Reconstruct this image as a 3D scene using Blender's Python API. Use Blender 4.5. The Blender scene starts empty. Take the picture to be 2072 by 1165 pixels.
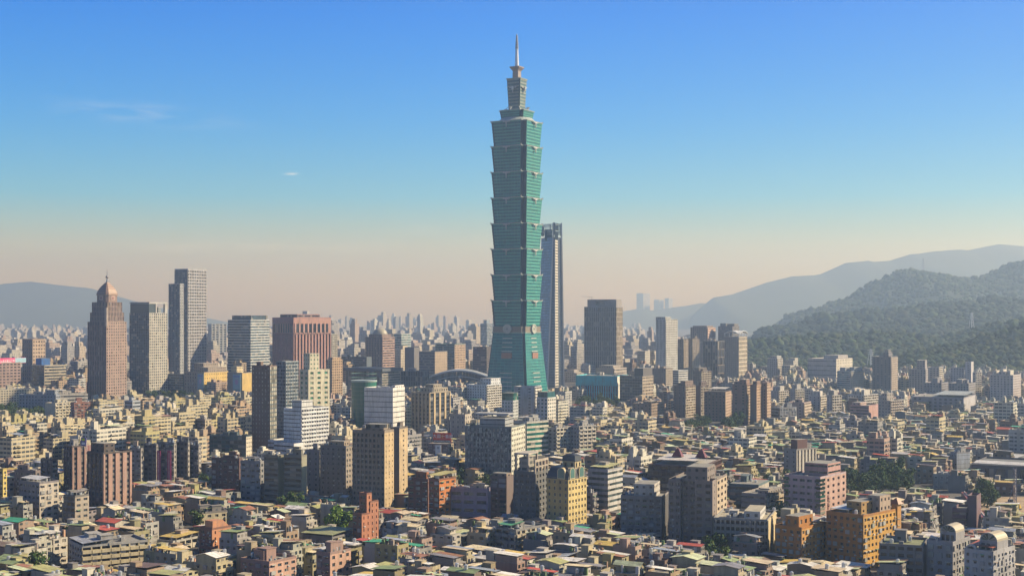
import bpy, math, random
import numpy as np
S = bpy.context.scene
COL = S.collection
R = math.radians
# ------------------------------------------------------------------ camera
F, H, HY, CX = 2768.0, 120.0, 640.0, 1036.0      # focal length in photo pixels, eye height, horizon row, centre column
cam_d = bpy.data.cameras.new('camera')
cam_d.lens = F / 2072 * 36; cam_d.sensor_width = 36; cam_d.shift_y = (HY - 582.5) / 2072
cam_d.clip_end = 60000; cam_d.clip_start = 1
cam = bpy.data.objects.new('camera', cam_d); COL.objects.link(cam)
cam.location = (0, 0, H); cam.rotation_euler = (R(90), 0, 0)
S.camera = cam
# ------------------------------------------------------------------ light
SUN_EL, SUN_AZ = 34.0, 8.0          # elevation; azimuth measured from +X (the right) towards +Y (away)
sd = bpy.data.lights.new('sun', 'SUN'); sd.energy = 5.0; sd.angle = R(0.5); sd.color = (1.0, 0.85, 0.60)
sun = bpy.data.objects.new('sun', sd); COL.objects.link(sun)
sun.rotation_euler = (R(90 - SUN_EL), 0, R(90 + SUN_AZ))
W = bpy.data.worlds.new('World'); S.world = W; W.use_nodes = True
wn = W.node_tree; wn.nodes.clear()
wo = wn.nodes.new('ShaderNodeOutputWorld'); bg = wn.nodes.new('ShaderNodeBackground')
sky = wn.nodes.new('ShaderNodeTexSky'); sky.sky_type = 'NISHITA'; sky.sun_disc = False
sky.sun_elevation = R(SUN_EL); sky.sun_rotation = R(90 - SUN_AZ); sky.altitude = 100
sky.air_density = 1.15; sky.dust_density = 0.5; sky.ozone_density = 2.6
hs = wn.nodes.new('ShaderNodeHueSaturation'); hs.inputs['Saturation'].default_value = 1.35
wn.links.new(sky.outputs[0], hs.inputs['Color'])
tcw = wn.nodes.new('ShaderNodeTexCoord'); sxw = wn.nodes.new('ShaderNodeSeparateXYZ'); wn.links.new(tcw.outputs['Generated'], sxw.inputs[0])
rp = wn.nodes.new('ShaderNodeValToRGB'); wn.links.new(sxw.outputs[2], rp.inputs[0])       # air clearer and bluer with height, dusty and warm at the horizon
for i_, (p_, c_) in enumerate(((0.0, (.86, .68, .20)), (.018, (.88, .69, .26)), (.05, (.88, .82, .74)), (.086, (.38, .77, 1.10)), (.14, (.20, .68, 1.20)), (.215, (.04, .57, 1.25)), (.32, (.10, .38, .78)), (.7, (.17, .33, .54)))):
    e_ = rp.color_ramp.elements[i_] if i_ < 2 else rp.color_ramp.elements.new(p_)
    e_.position = p_; e_.color = (*c_, 1)
mx = wn.nodes.new('ShaderNodeMix'); mx.data_type = 'RGBA'; mx.blend_type = 'MULTIPLY'; mx.inputs[0].default_value = 1
wn.links.new(hs.outputs[0], mx.inputs[6]); wn.links.new(rp.outputs[0], mx.inputs[7])
def wm(op, a, b=None):
    n_ = wn.nodes.new('ShaderNodeMath'); n_.operation = op
    for i_, v_ in enumerate((a, b)):
        if isinstance(v_, (int, float)): n_.inputs[i_].default_value = v_
        elif v_ is not None: wn.links.new(v_, n_.inputs[i_])
    return n_.outputs[0]
cu_, cv_ = wm('DIVIDE', sxw.outputs[0], wm('MAXIMUM', sxw.outputs[1], .01)), wm('DIVIDE', sxw.outputs[2], wm('MAXIMUM', sxw.outputs[1], .01))
def wisp(u0, v0, ru, rv, tilt):
    du, dv = wm('SUBTRACT', cu_, u0), wm('SUBTRACT', cv_, v0); dv = wm('SUBTRACT', dv, wm('MULTIPLY', du, tilt))
    q = wm('ADD', wm('POWER', wm('ABSOLUTE', wm('DIVIDE', du, ru)), 2), wm('POWER', wm('ABSOLUTE', wm('DIVIDE', dv, rv)), 2))
    return wm('POWER', 2.718, wm('MULTIPLY', q, -1))
cn_ = wn.nodes.new('ShaderNodeTexNoise'); cn_.inputs['Scale'].default_value = 14; cn_.inputs['Detail'].default_value = 6
cb_ = wn.nodes.new('ShaderNodeCombineXYZ'); wn.links.new(wm('MULTIPLY', cu_, 1.6), cb_.inputs[0]); wn.links.new(wm('MULTIPLY', cv_, 9), cb_.inputs[1]); wn.links.new(cb_.outputs[0], cn_.inputs['Vector'])
nz_ = wm('MAXIMUM', wm('MULTIPLY', wm('SUBTRACT', cn_.outputs['Fac'], .42), 3.0), 0)
cl_ = wm('ADD', wm('ADD', wm('MULTIPLY', wisp(-.27, .148, .05, .006, -.10), .30), wm('MULTIPLY', wisp(-.161, .104, .0045, .0009, .02), .55)), wm('ADD', wm('MULTIPLY', wisp(-.19, .05, .10, .004, .0), .22), wm('MULTIPLY', wisp(.02, .062, .16, .005, -.01), .12)))
cx_ = wn.nodes.new('ShaderNodeMix'); cx_.data_type = 'RGBA'; wn.links.new(wm('MINIMUM', wm('MULTIPLY', cl_, nz_), .8), cx_.inputs[0]); wn.links.new(mx.outputs[2], cx_.inputs[6]); cx_.inputs[7].default_value = (8, 7.6, 7.2, 1)
sc_ = wn.nodes.new('ShaderNodeVectorMath'); sc_.operation = 'SCALE'; wn.links.new(cx_.outputs[2], sc_.inputs[0])
wn.links.new(wm('SUBTRACT', 1, wm('MULTIPLY', wm('MINIMUM', wm('MAXIMUM', cu_, 0), .5), .5)), sc_.inputs['Scale'])
wn.links.new(sc_.outputs[0], bg.inputs[0]); bg.inputs[1].default_value = 0.091
wn.links.new(bg.outputs[0], wo.inputs[0])
S.view_settings.view_transform = 'Standard'; S.view_settings.look = 'None'; S.view_settings.gamma = 1
S.view_settings.exposure = 0.78
S.cycles.use_denoising = True
S.cycles.max_bounces = 5; S.cycles.diffuse_bounces = 1; S.cycles.glossy_bounces = 2; S.cycles.volume_bounces = 1
S.cycles.transmission_bounces = 2; S.cycles.caustics_reflective = False; S.cycles.caustics_refractive = False
HAZE_D, HAZE_C, HAZE_G = 0.000135, (0.44, 0.59, 0.80), 0.52

def gx(px, Y): return (px - CX) / F * Y
def gz(py, Y): return H - (py - HY) / F * Y
def to_px(x, y): return CX + x / y * F
rnd = random.Random(11)

# ------------------------------------------------------------------ materials
MATS = []
def newmat(name):
    m = bpy.data.materials.new(name); m.use_nodes = True; MATS.append(m)
    nt = m.node_tree; b = nt.nodes['Principled BSDF']
    return m, nt, b, len(MATS) - 1
def N(nt, t, **k):
    n = nt.nodes.new(t)
    for a, v in k.items(): setattr(n, a, v)
    return n
def math_(nt, op, a, b=None, c=None):
    n = N(nt, 'ShaderNodeMath', operation=op)
    for i, v in enumerate((a, b, c)):
        if v is None: continue
        if isinstance(v, (int, float)): n.inputs[i].default_value = v
        else: nt.links.new(v, n.inputs[i])
    return n.outputs[0]
def mixc(nt, fac, a, b, mode='MIX'):
    n = N(nt, 'ShaderNodeMix', data_type='RGBA', blend_type=mode)
    for i, v in ((0, fac), (6, a), (7, b)):
        if isinstance(v, (int, float)): n.inputs[i].default_value = v
        elif isinstance(v, tuple): n.inputs[i].default_value = (*v, 1)
        else: nt.links.new(v, n.inputs[i])
    return n.outputs[2]
def attr(nt): return N(nt, 'ShaderNodeAttribute', attribute_name='Col').outputs['Color']
def noise(nt, scale, vec=None, detail=3, rough=.6):
    n = N(nt, 'ShaderNodeTexNoise'); n.inputs['Scale'].default_value = scale; n.inputs['Detail'].default_value = detail
    n.inputs['Roughness'].default_value = rough
    if vec is not None: nt.links.new(vec, n.inputs['Vector'])
    return n.outputs['Fac']
def ramp(nt, f, lo, hi):
    n = N(nt, 'ShaderNodeMapRange'); nt.links.new(f, n.inputs[0]); n.inputs[1].default_value = lo; n.inputs[2].default_value = hi
    return n.outputs[0]
def wpos(nt, sx=1, sy=1, sz=1):
    g = N(nt, 'ShaderNodeNewGeometry'); v = N(nt, 'ShaderNodeVectorMath', operation='MULTIPLY')
    nt.links.new(g.outputs['Position'], v.inputs[0]); v.inputs[1].default_value = (sx, sy, sz)
    return v.outputs[0], g
# 0 wall: paint or tile with rain streaks and blotches
m, nt, b, WALL = newmat('painted_wall')
p, g = wpos(nt, 1, 1, .12); st = ramp(nt, noise(nt, .55, p), .45, .75)
p2, _ = wpos(nt); bl = ramp(nt, noise(nt, .09, p2, 4), .35, .7)
f = math_(nt, 'ADD', math_(nt, 'MULTIPLY', st, .42), math_(nt, 'MULTIPLY', bl, .26))
nt.links.new(mixc(nt, f, attr(nt), (.10, .09, .08)), b.inputs['Base Color']); b.inputs['Roughness'].default_value = .8
# 1 glass
m, nt, b, GLASS = newmat('window_glass')
g = N(nt, 'ShaderNodeNewGeometry'); oi = N(nt, 'ShaderNodeObjectInfo')
rn = math_(nt, 'FRACT', math_(nt, 'ADD', g.outputs['Random Per Island'], oi.outputs['Random']))
k = math_(nt, 'ADD', math_(nt, 'MULTIPLY', rn, 1.3), .35)
kk = N(nt, 'ShaderNodeVectorMath', operation='SCALE'); nt.links.new(attr(nt), kk.inputs[0]); nt.links.new(k, kk.inputs['Scale'])
cur = math_(nt, 'GREATER_THAN', math_(nt, 'FRACT', math_(nt, 'MULTIPLY', rn, 7.31)), .86)
nt.links.new(mixc(nt, math_(nt, 'MULTIPLY', cur, .55), kk.outputs[0], (.42, .38, .32)), b.inputs['Base Color'])
b.inputs['Roughness'].default_value = .16; b.inputs['IOR'].default_value = 1.55
# 2 metal sheet roof
m, nt, b, SHEET = newmat('sheet_roof')
p, g = wpos(nt); st = ramp(nt, noise(nt, .35, p, 4), .42, .72); s2 = ramp(nt, noise(nt, 1.7, p, 3), .5, .8)
f = math_(nt, 'ADD', math_(nt, 'MULTIPLY', st, .42), math_(nt, 'MULTIPLY', s2, .28))
to = N(nt, 'ShaderNodeTexCoord'); mp_ = N(nt, 'ShaderNodeVectorMath', operation='MULTIPLY'); nt.links.new(to.outputs['Object'], mp_.inputs[0]); mp_.inputs[1].default_value = (.15, 1.1, .15)
vs = N(nt, 'ShaderNodeTexVoronoi'); vs.inputs['Scale'].default_value = .8; nt.links.new(mp_.outputs[0], vs.inputs['Vector']); sv = N(nt, 'ShaderNodeSeparateColor'); nt.links.new(vs.outputs['Color'], sv.inputs[0])
ks = N(nt, 'ShaderNodeVectorMath', operation='SCALE'); nt.links.new(attr(nt), ks.inputs[0]); nt.links.new(math_(nt, 'ADD', math_(nt, 'MULTIPLY', sv.outputs[0], .55), .82), ks.inputs['Scale'])
nt.links.new(mixc(nt, f, ks.outputs[0], (.13, .09, .06)), b.inputs['Base Color']); b.inputs['Roughness'].default_value = .55
w = N(nt, 'ShaderNodeTexWave', wave_type='BANDS', bands_direction='X'); w.inputs['Scale'].default_value = 1.3
tc = N(nt, 'ShaderNodeTexCoord'); nt.links.new(tc.outputs['Object'], w.inputs['Vector'])
bp = N(nt, 'ShaderNodeBump'); bp.inputs['Strength'].default_value = .5; bp.inputs['Distance'].default_value = .08
nt.links.new(w.outputs['Fac'], bp.inputs['Height']); nt.links.new(bp.outputs[0], b.inputs['Normal'])
# 3 flat roof concrete
m, nt, b, FLAT = newmat('flat_roof')
p, g = wpos(nt); st = ramp(nt, noise(nt, .25, p, 5, .7), .35, .7)
nt.links.new(mixc(nt, math_(nt, 'MULTIPLY', st, .55), attr(nt), (.08, .085, .06)), b.inputs['Base Color']); b.inputs['Roughness'].default_value = .9
# 4 far facade: window openings as a surface pattern for buildings too far to show more
m, nt, b, FAR = newmat('far_facade')
p, g = wpos(nt); sp = N(nt, 'ShaderNodeSeparateXYZ'); nt.links.new(g.outputs['Position'], sp.inputs[0])
sn = N(nt, 'ShaderNodeSeparateXYZ'); nt.links.new(g.outputs['True Normal'], sn.inputs[0])
u = math_(nt, 'SUBTRACT', math_(nt, 'MULTIPLY', sp.outputs[1], sn.outputs[0]), math_(nt, 'MULTIPLY', sp.outputs[0], sn.outputs[1]))
ri = g.outputs['Random Per Island']; r2 = math_(nt, 'FRACT', math_(nt, 'MULTIPLY', ri, 17.3))
bay = math_(nt, 'ADD', math_(nt, 'MULTIPLY', ri, 2.6), 2.4)
uu = math_(nt, 'FRACT', math_(nt, 'DIVIDE', math_(nt, 'ADD', u, 5000), bay)); vv = math_(nt, 'FRACT', math_(nt, 'DIVIDE', sp.outputs[2], 3.3))
wu = math_(nt, 'ADD', math_(nt, 'MULTIPLY', r2, .3), .15)
mu = math_(nt, 'GREATER_THAN', uu, wu); mv = math_(nt, 'GREATER_THAN', vv, .5)
mz = math_(nt, 'LESS_THAN', math_(nt, 'ABSOLUTE', sn.outputs[2]), .5)
msk = math_(nt, 'MULTIPLY', math_(nt, 'MULTIPLY', mu, mv), mz)
cell = N(nt, 'ShaderNodeTexWhiteNoise', noise_dimensions='3D'); cv = N(nt, 'ShaderNodeCombineXYZ')
nt.links.new(math_(nt, 'FLOOR', math_(nt, 'DIVIDE', math_(nt, 'ADD', u, 5000), bay)), cv.inputs[0])
nt.links.new(math_(nt, 'FLOOR', math_(nt, 'DIVIDE', sp.outputs[2], 3.3)), cv.inputs[1]); nt.links.new(ri, cv.inputs[2])
nt.links.new(cv.outputs[0], cell.inputs['Vector'])
pp, _ = wpos(nt, 1, 1, .15); stn = ramp(nt, noise(nt, .4, pp), .45, .75)
wc = mixc(nt, math_(nt, 'MULTIPLY', stn, .3), attr(nt), (.10, .09, .08))
gc = mixc(nt, math_(nt, 'POWER', cell.outputs['Value'], 4), (.03, .04, .05), (.3, .29, .26))
nt.links.new(mixc(nt, msk, wc, gc), b.inputs['Base Color']); b.inputs['Roughness'].default_value = .6
# 5 steel
m, nt, b, STEEL = newmat('steel')
nt.links.new(attr(nt), b.inputs['Base Color']); b.inputs['Metallic'].default_value = .55; b.inputs['Roughness'].default_value = .35
# 6 leaf
m, nt, b, LEAF = newmat('leaf')
g = N(nt, 'ShaderNodeNewGeometry'); oi = N(nt, 'ShaderNodeObjectInfo'); p, _ = wpos(nt)
rr = math_(nt, 'ADD', math_(nt, 'MULTIPLY', g.outputs['Random Per Island'], .9), math_(nt, 'MULTIPLY', oi.outputs['Random'], .4))
kk = N(nt, 'ShaderNodeVectorMath', operation='SCALE'); nt.links.new(attr(nt), kk.inputs[0]); nt.links.new(math_(nt, 'ADD', rr, .4), kk.inputs['Scale'])
nt.links.new(kk.outputs[0], b.inputs['Base Color']); b.inputs['Roughness'].default_value = .8; b.inputs['Specular IOR Level'].default_value = .1
# 7 bark
m, nt, b, BARK = newmat('bark'); p, _ = wpos(nt)
nt.links.new(mixc(nt, noise(nt, 3, p), (.05, .035, .025), (.12, .09, .06)), b.inputs['Base Color']); b.inputs['Roughness'].default_value = .9
# 8 ground
m, nt, b, GROUND = newmat('ground'); p, _ = wpos(nt)
nt.links.new(mixc(nt, ramp(nt, noise(nt, .02, p, 5), .35, .65), (.045, .045, .045), (.12, .11, .10)), b.inputs['Base Color']); b.inputs['Roughness'].default_value = .9
# 9 hillside under the forest
m, nt, b, HILL = newmat('hillside'); p, _ = wpos(nt)
h1 = noise(nt, .03, p, 6, .7); h2 = noise(nt, .11, p, 3, .7)
nt.links.new(mixc(nt, ramp(nt, h1, .3, .7), (.018, .032, .016), (.045, .065, .03)), b.inputs['Base Color']); b.inputs['Roughness'].default_value = .9
bp = N(nt, 'ShaderNodeBump'); bp.inputs['Strength'].default_value = 1; bp.inputs['Distance'].default_value = 9
nt.links.new(math_(nt, 'ADD', h1, math_(nt, 'MULTIPLY', h2, .6)), bp.inputs['Height']); nt.links.new(bp.outputs[0], b.inputs['Normal'])
# 10 asphalt, 11 sign paint, 12 earth
m, nt, b, ASPH = newmat('asphalt'); p, _ = wpos(nt)
nt.links.new(mixc(nt, noise(nt, .3, p, 5), (.035, .035, .036), (.07, .07, .07)), b.inputs['Base Color']); b.inputs['Roughness'].default_value = .85
m, nt, b, SIGN = newmat('sign_paint'); nt.links.new(attr(nt), b.inputs['Base Color']); b.inputs['Roughness'].default_value = .45
m, nt, b, EARTH = newmat('bare_earth'); p, _ = wpos(nt)
nt.links.new(mixc(nt, ramp(nt, noise(nt, .12, p, 6, .7), .35, .65), (.22, .15, .09), (.42, .33, .22)), b.inputs['Base Color']); b.inputs['Roughness'].default_value = .95

# 13 the green tower's glass: even, tinted, fritted
m, nt, b, TGLASS = newmat('tinted_glass'); g = N(nt, 'ShaderNodeNewGeometry')
kk = N(nt, 'ShaderNodeVectorMath', operation='SCALE'); nt.links.new(attr(nt), kk.inputs[0]); nt.links.new(math_(nt, 'ADD', math_(nt, 'MULTIPLY', g.outputs['Random Per Island'], .35), .82), kk.inputs['Scale'])
nt.links.new(kk.outputs[0], b.inputs['Base Color']); b.inputs['Roughness'].default_value = .28; b.inputs['Specular IOR Level'].default_value = .35

# ------------------------------------------------------------------ mesh builder
class MB:
    def __init__(s): s.v = []; s.f = []; s.m = []; s.c = []; s.t = None
    def pt(s, x, y, z):
        if s.t: c, sn, tx, ty = s.t; x, y = tx + x * c - y * sn, ty + x * sn + y * c
        s.v.append((x, y, z)); return len(s.v) - 1
    def poly(s, pts, m, c):
        s.f.append([s.pt(*p) for p in pts]); s.m.append(m); s.c.append(c)
    def box(s, x0, x1, y0, y1, z0, z1, m, c, top=None, bottom=False):
        i = [s.pt(x, y, z) for z in (z0, z1) for x, y in ((x0, y0), (x1, y0), (x1, y1), (x0, y1))]
        tm, tc = top if top else (m, c)
        for a in ((0, 1, 5, 4), (1, 2, 6, 5), (2, 3, 7, 6), (3, 0, 4, 7)):
            s.f.append([i[k] for k in a]); s.m.append(m); s.c.append(c)
        s.f.append([i[k] for k in (4, 5, 6, 7)]); s.m.append(tm); s.c.append(tc)
        if bottom: s.f.append([i[k] for k in (3, 2, 1, 0)]); s.m.append(m); s.c.append(c)
    def loft(s, rings, m, c, cap=True, capm=None):
        ids = [[s.pt(*p) for p in r] for r in rings]; n = len(ids[0])
        for a, b_ in zip(ids, ids[1:]):
            for k in range(n):
                s.f.append([a[k], a[(k + 1) % n], b_[(k + 1) % n], b_[k]]); s.m.append(m); s.c.append(c)
        if cap:
            s.f.append(ids[-1][:]); s.m.append(capm[0] if capm else m); s.c.append(capm[1] if capm else c)
    def cyl(s, x, y, z0, z1, r0, r1, n, m, c, cap=True):
        s.loft([[(x + r * math.cos(2 * math.pi * k / n), y + r * math.sin(2 * math.pi * k / n), z) for k in range(n)] for z, r in ((z0, r0), (z1, r1))], m, c, cap)
    def bar(s, a, b_, w, m, c):
        a = np.array(a, float); b_ = np.array(b_, float); d = b_ - a; d /= np.linalg.norm(d)
        q = np.array((0, 0, 1.)) if abs(d[2]) < .9 else np.array((1., 0, 0))
        e = np.cross(d, q); e /= np.linalg.norm(e); g_ = np.cross(e, d)
        s.loft([[tuple(o + w / 2 * (i * e + j * g_)) for i, j in ((-1, -1), (-1, 1), (1, 1), (1, -1))] for o in (a, b_)], m, c)
    def mesh(s, name):
        me = bpy.data.meshes.new(name); me.from_pydata(s.v, [], s.f)
        used = sorted(set(s.m)); mp = {k: i for i, k in enumerate(used)}
        for k in used: me.materials.append(MATS[k])
        me.polygons.foreach_set('material_index', [mp[k] for k in s.m])
        at = me.attributes.new('Col', 'FLOAT_COLOR', 'FACE')
        a = np.ones((len(s.c), 4), np.float32); a[:, :3] = np.array(s.c, np.float32).reshape(-1, 3)
        at.data.foreach_set('color', a.ravel()); me.update()
        return me
    def build(s, name, parent=None, loc=None):
        if not s.f: return None
        o = bpy.data.objects.new(name, s.mesh(name)); COL.objects.link(o)
        if parent: o.parent = parent
        if loc: o.location = loc
        return o
def inst(name, me, parent, loc, rz=0):
    o = bpy.data.objects.new(name, me); COL.objects.link(o); o.parent = parent; o.location = loc; o.rotation_euler = (0, 0, rz); return o
def root(name, label, cat, loc, rz=0, group=None):
    o = bpy.data.objects.new(name, None); COL.objects.link(o); o.empty_display_size = 1
    o.location = loc; o.rotation_euler = (0, 0, rz); o['label'] = label; o['category'] = cat
    if group: o['group'] = group
    return o
def tag(o, label, cat, group=None, kind=None):
    if label: o['label'] = label
    if cat: o['category'] = cat
    if group: o['group'] = group
    if kind: o['kind'] = kind
    return o
def jit(c, a=.06, r=rnd):
    k = 1 + r.uniform(-a, a) * 2
    return tuple(max(.01, min(.9, v * k + r.uniform(-a, a) * .12)) for v in c)

# ------------------------------------------------------------------ facades
DG = (.035, .045, .055); BG = (.05, .085, .11); GG = (.03, .10, .075)
def PT(O, e, u, d, z): return (O[0] + e[0] * u + e[1] * d, O[1] + e[1] * u - e[0] * d, z)
def rect(mb, O, e, u0, u1, z0, z1, d, m, c):
    mb.poly([PT(O, e, u0, d, z0), PT(O, e, u1, d, z0), PT(O, e, u1, d, z1), PT(O, e, u0, d, z1)], m, c)
def pbox(mb, O, e, u0, u1, z0, z1, d0, d1, m, c):
    q = lambda u, d, z: PT(O, e, u, d, z)
    mb.poly([q(u0, d1, z0), q(u1, d1, z0), q(u1, d1, z1), q(u0, d1, z1)], m, c)
    mb.poly([q(u0, d0, z0), q(u0, d1, z0), q(u0, d1, z1), q(u0, d0, z1)], m, c)
    mb.poly([q(u1, d1, z0), q(u1, d0, z0), q(u1, d0, z1), q(u1, d1, z1)], m, c)
    mb.poly([q(u0, d1, z1), q(u1, d1, z1), q(u1, d0, z1), q(u0, d0, z1)], m, c)
    mb.poly([q(u0, d0, z0), q(u1, d0, z0), q(u1, d1, z0), q(u0, d1, z0)], m, c)
class Fac:
    """where a building's facades go: wall mesh, glazing mesh, window list"""
    def __init__(s, wall, glaz, wins=None): s.w = wall; s.g = glaz; s.wins = wins
def facade(T, O, e, w, z0, z1, st, c, gc=DG, r=rnd):
    """st: (style, bay, floor, width share, height share, depth, second colour)"""
    k = st[0]
    if k == 'x': rect(T.w, O, e, 0, w, z0, z1, 0, WALL, c); return
    if k == 'f': rect(T.w, O, e, 0, w, z0, z1, 0, FAR, c); return
    bay, fl = st[1], st[2]
    nx = max(1, round(w / bay)); ny = max(1, round((z1 - z0) / fl)); bw = w / nx; fh = (z1 - z0) / ny
    c2 = st[6] if len(st) > 6 and st[6] else c
    if k in 'pr':                                      # punched windows; r: with cages, awnings and air conditioners
        ww, hh, dp = bw * st[3], fh * st[4], st[5]
        for j in range(ny):
            zb = z0 + j * fh; zs = zb + (fh - hh) * .55; zt = zs + hh
            rect(T.w, O, e, 0, w, zb, zs, 0, WALL, c); rect(T.w, O, e, 0, w, zt, zb + fh, 0, WALL, c)
            for i in range(nx):
                u0 = i * bw; a = u0 + (bw - ww) / 2; b_ = a + ww
                rect(T.w, O, e, u0 if i == 0 else u0 - (bw - ww) / 2, a, zs, zt, 0, WALL, c)
                if i == nx - 1: rect(T.w, O, e, b_, u0 + bw, zs, zt, 0, WALL, c)
                q = lambda u, d, z: PT(O, e, u, d, z)
                T.w.poly([q(a, 0, zs), q(b_, 0, zs), q(b_, -dp, zs), q(a, -dp, zs)], WALL, c)
                T.w.poly([q(a, -dp, zt), q(b_, -dp, zt), q(b_, 0, zt), q(a, 0, zt)], WALL, c)
                T.w.poly([q(a, -dp, zs), q(a, -dp, zt), q(a, 0, zt), q(a, 0, zs)], WALL, c)
                T.w.poly([q(b_, -dp, zt), q(b_, -dp, zs), q(b_, 0, zs), q(b_, 0, zt)], WALL, c)
                if T.wins is not None: T.wins.append((O, e, a, b_, zs, zt, -dp, gc))
                else: rect(T.g, O, e, a, b_, zs, zt, -dp, GLASS, gc)
                if k == 'p' and T.wins is not None and r.random() < .16: pbox(T.w, O, e, b_ - .4, b_ + .35, zs - .85, zs - .25, 0, .45, WALL, jit((.5, .5, .48), .12, r))
                if k == 'r':
                    y = r.random()
                    if y < .22: pbox(T.w, O, e, a - .2, b_ + .2, zs - .3, zt + .1, 0, .55, WALL, jit((.34, .33, .31), .12, r))
                    elif y < .38: pbox(T.w, O, e, a - .15, b_ + .15, zt - .25, zt + .05, 0, .9, SHEET, jit(r.choice([(.16, .28, .16), (.45, .44, .4), (.3, .25, .2)]), .1, r))
                    if y > .72: pbox(T.w, O, e, b_ - .5, b_ + .4, zs - .95, zs - .3, 0, .5, WALL, jit((.5, .5, .48), .1, r))
    elif k == 'b':                                     # ribbon windows
        hh, dp = fh * st[4], st[5]
        for j in range(ny):
            zb = z0 + j * fh; zs = zb + (fh - hh) * .6; zt = zs + hh
            rect(T.w, O, e, 0, w, zb, zs, 0, WALL, c); rect(T.w, O, e, 0, w, zt, zb + fh, 0, WALL, c)
            q = lambda u, d, z: PT(O, e, u, d, z)
            T.w.poly([q(0, 0, zs), q(w, 0, zs), q(w, -dp, zs), q(0, -dp, zs)], WALL, c)
            T.w.poly([q(0, -dp, zt), q(w, -dp, zt), q(w, 0, zt), q(0, 0, zt)], WALL, c)
            ed = bw * (1 - st[3]) / 2
            for i in range(nx): rect(T.g, O, e, i * bw + (ed if i == 0 else 0), (i + 1) * bw - (ed if i == nx - 1 else .06), zs, zt, -dp, GLASS, gc)
            if ed > .05:
                pbox(T.w, O, e, 0, ed, zs, zt, -dp, 0.003, WALL, c); pbox(T.w, O, e, w - ed, w, zs, zt, -dp, 0.003, WALL, c)
    elif k == 'v':                                     # piers standing proud of glass columns
        pw, dp = bw * (1 - st[3]), st[5]
        for i in range(nx + 1):
            a = max(0, i * bw - pw / 2); b_ = min(w, i * bw + pw / 2)
            pbox(T.w, O, e, a, b_, z0, z1, -dp, 0, WALL, c)
        for j in range(ny):
            zb = z0 + j * fh; zs = zb + fh * (1 - st[4])
            for i in range(nx):
                a = i * bw + pw / 2; b_ = (i + 1) * bw - pw / 2
                rect(T.w, O, e, a, b_, zb, zs, -dp * .75, WALL, c2); rect(T.g, O, e, a, b_, zs, zb + fh, -dp, GLASS, gc)
    elif k == 'c':                                     # curtain wall
        for j in range(ny):
            zb = z0 + j * fh
            pbox(T.w, O, e, 0, w, zb, zb + fh * (1 - st[4]), -.05, .12, WALL, c2)
            for i in range(nx): rect(T.g, O, e, i * bw, (i + 1) * bw - .08, zb + fh * (1 - st[4]), zb + fh, 0, GLASS, gc)
        for i in range(nx + 1): pbox(T.w, O, e, max(0, i * bw - .1), min(w, i * bw + .1), z0, z1, -.05, st[5], WALL, c)
    elif k == 'l':                                     # balconies in front of deep shade
        dp = st[5]
        rect(T.g, O, e, 0, w, z0, z1, -1.2, GLASS, gc)
        for i in range(nx + 1): pbox(T.w, O, e, max(0, i * bw - bw * (1 - st[3]) / 2), min(w, i * bw + bw * (1 - st[3]) / 2), z0, z1, -1.2, 0, WALL, c)
        for j in range(ny):
            zb = z0 + j * fh
            pbox(T.w, O, e, 0, w, zb, zb + fh * (1 - st[4]) * .55, -1.2, .002, WALL, c)
            for i in range(nx):
                a = i * bw + bw * (1 - st[3]) / 2 - .15; b_ = (i + 1) * bw - bw * (1 - st[3]) / 2 + .15
                pbox(T.w, O, e, a, b_, zb + .05, zb + fh * (1 - st[4]), -.9, dp, WALL, c2)
                if r.random() < .3: rect(T.w, O, e, a + .2, b_ - bw * .3, zb + fh * .42, zb + fh * .95, -.5, WALL, jit((.4, .4, .38), .1, r))
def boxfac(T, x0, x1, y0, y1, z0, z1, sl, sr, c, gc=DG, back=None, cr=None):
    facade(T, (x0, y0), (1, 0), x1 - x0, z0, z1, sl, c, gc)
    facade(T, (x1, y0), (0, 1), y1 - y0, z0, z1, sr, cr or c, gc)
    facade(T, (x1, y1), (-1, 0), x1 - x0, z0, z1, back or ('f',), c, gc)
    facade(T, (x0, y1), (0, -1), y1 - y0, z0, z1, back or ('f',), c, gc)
WMESH = {}
def window_mesh(w, h, gc):
    key = (round(w, 1), round(h, 1), gc)
    if key not in WMESH:
        m = MB(); w, h = key[0], key[1]; t = .09; fc = (.33, .33, .32)
        m.poly([(-w / 2 + t, 0, t), (-.03, 0, t), (-.03, 0, h - t), (-w / 2 + t, 0, h - t)], GLASS, gc)
        m.poly([(.03, 0, t), (w / 2 - t, 0, t), (w / 2 - t, 0, h - t), (.03, 0, h - t)], GLASS, gc)
        for a, b_, z0, z1 in ((-w / 2, w / 2, 0, t), (-w / 2, w / 2, h - t, h), (-w / 2, -w / 2 + t, t, h - t), (w / 2 - t, w / 2, t, h - t), (-.03, .03, t, h - t)):
            m.poly([(a, -.04, z0), (b_, -.04, z0), (b_, -.04, z1), (a, -.04, z1)], WALL, fc)
        WMESH[key] = m.mesh('window')
    return WMESH[key]
def put_windows(wins, glaz, parent, most=90):
    for i, (O, e, a, b_, zs, zt, d, gc) in enumerate(wins):
        if i < most:
            x, y, z = PT(O, e, (a + b_) / 2, d + .03, zs); inst('window', window_mesh(b_ - a, zt - zs, gc), parent, (x, y, z), math.atan2(e[1], e[0]))
        else: rect(glaz, O, e, a, b_, zs, zt, d, GLASS, gc)
def tank_mesh():
    m = MB(); c = (.6, .62, .63)
    for k in range(4): m.bar((.6 * math.cos(k * 1.57 + .78), .6 * math.sin(k * 1.57 + .78), 0), (.6 * math.cos(k * 1.57 + .78), .6 * math.sin(k * 1.57 + .78), .75), .12, STEEL, c)
    m.cyl(0, 0, .7, 2.4, .85, .85, 12, STEEL, c); m.cyl(0, 0, 2.4, 2.75, .85, .15, 12, STEEL, c)
    return m.mesh('water_tank')
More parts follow.
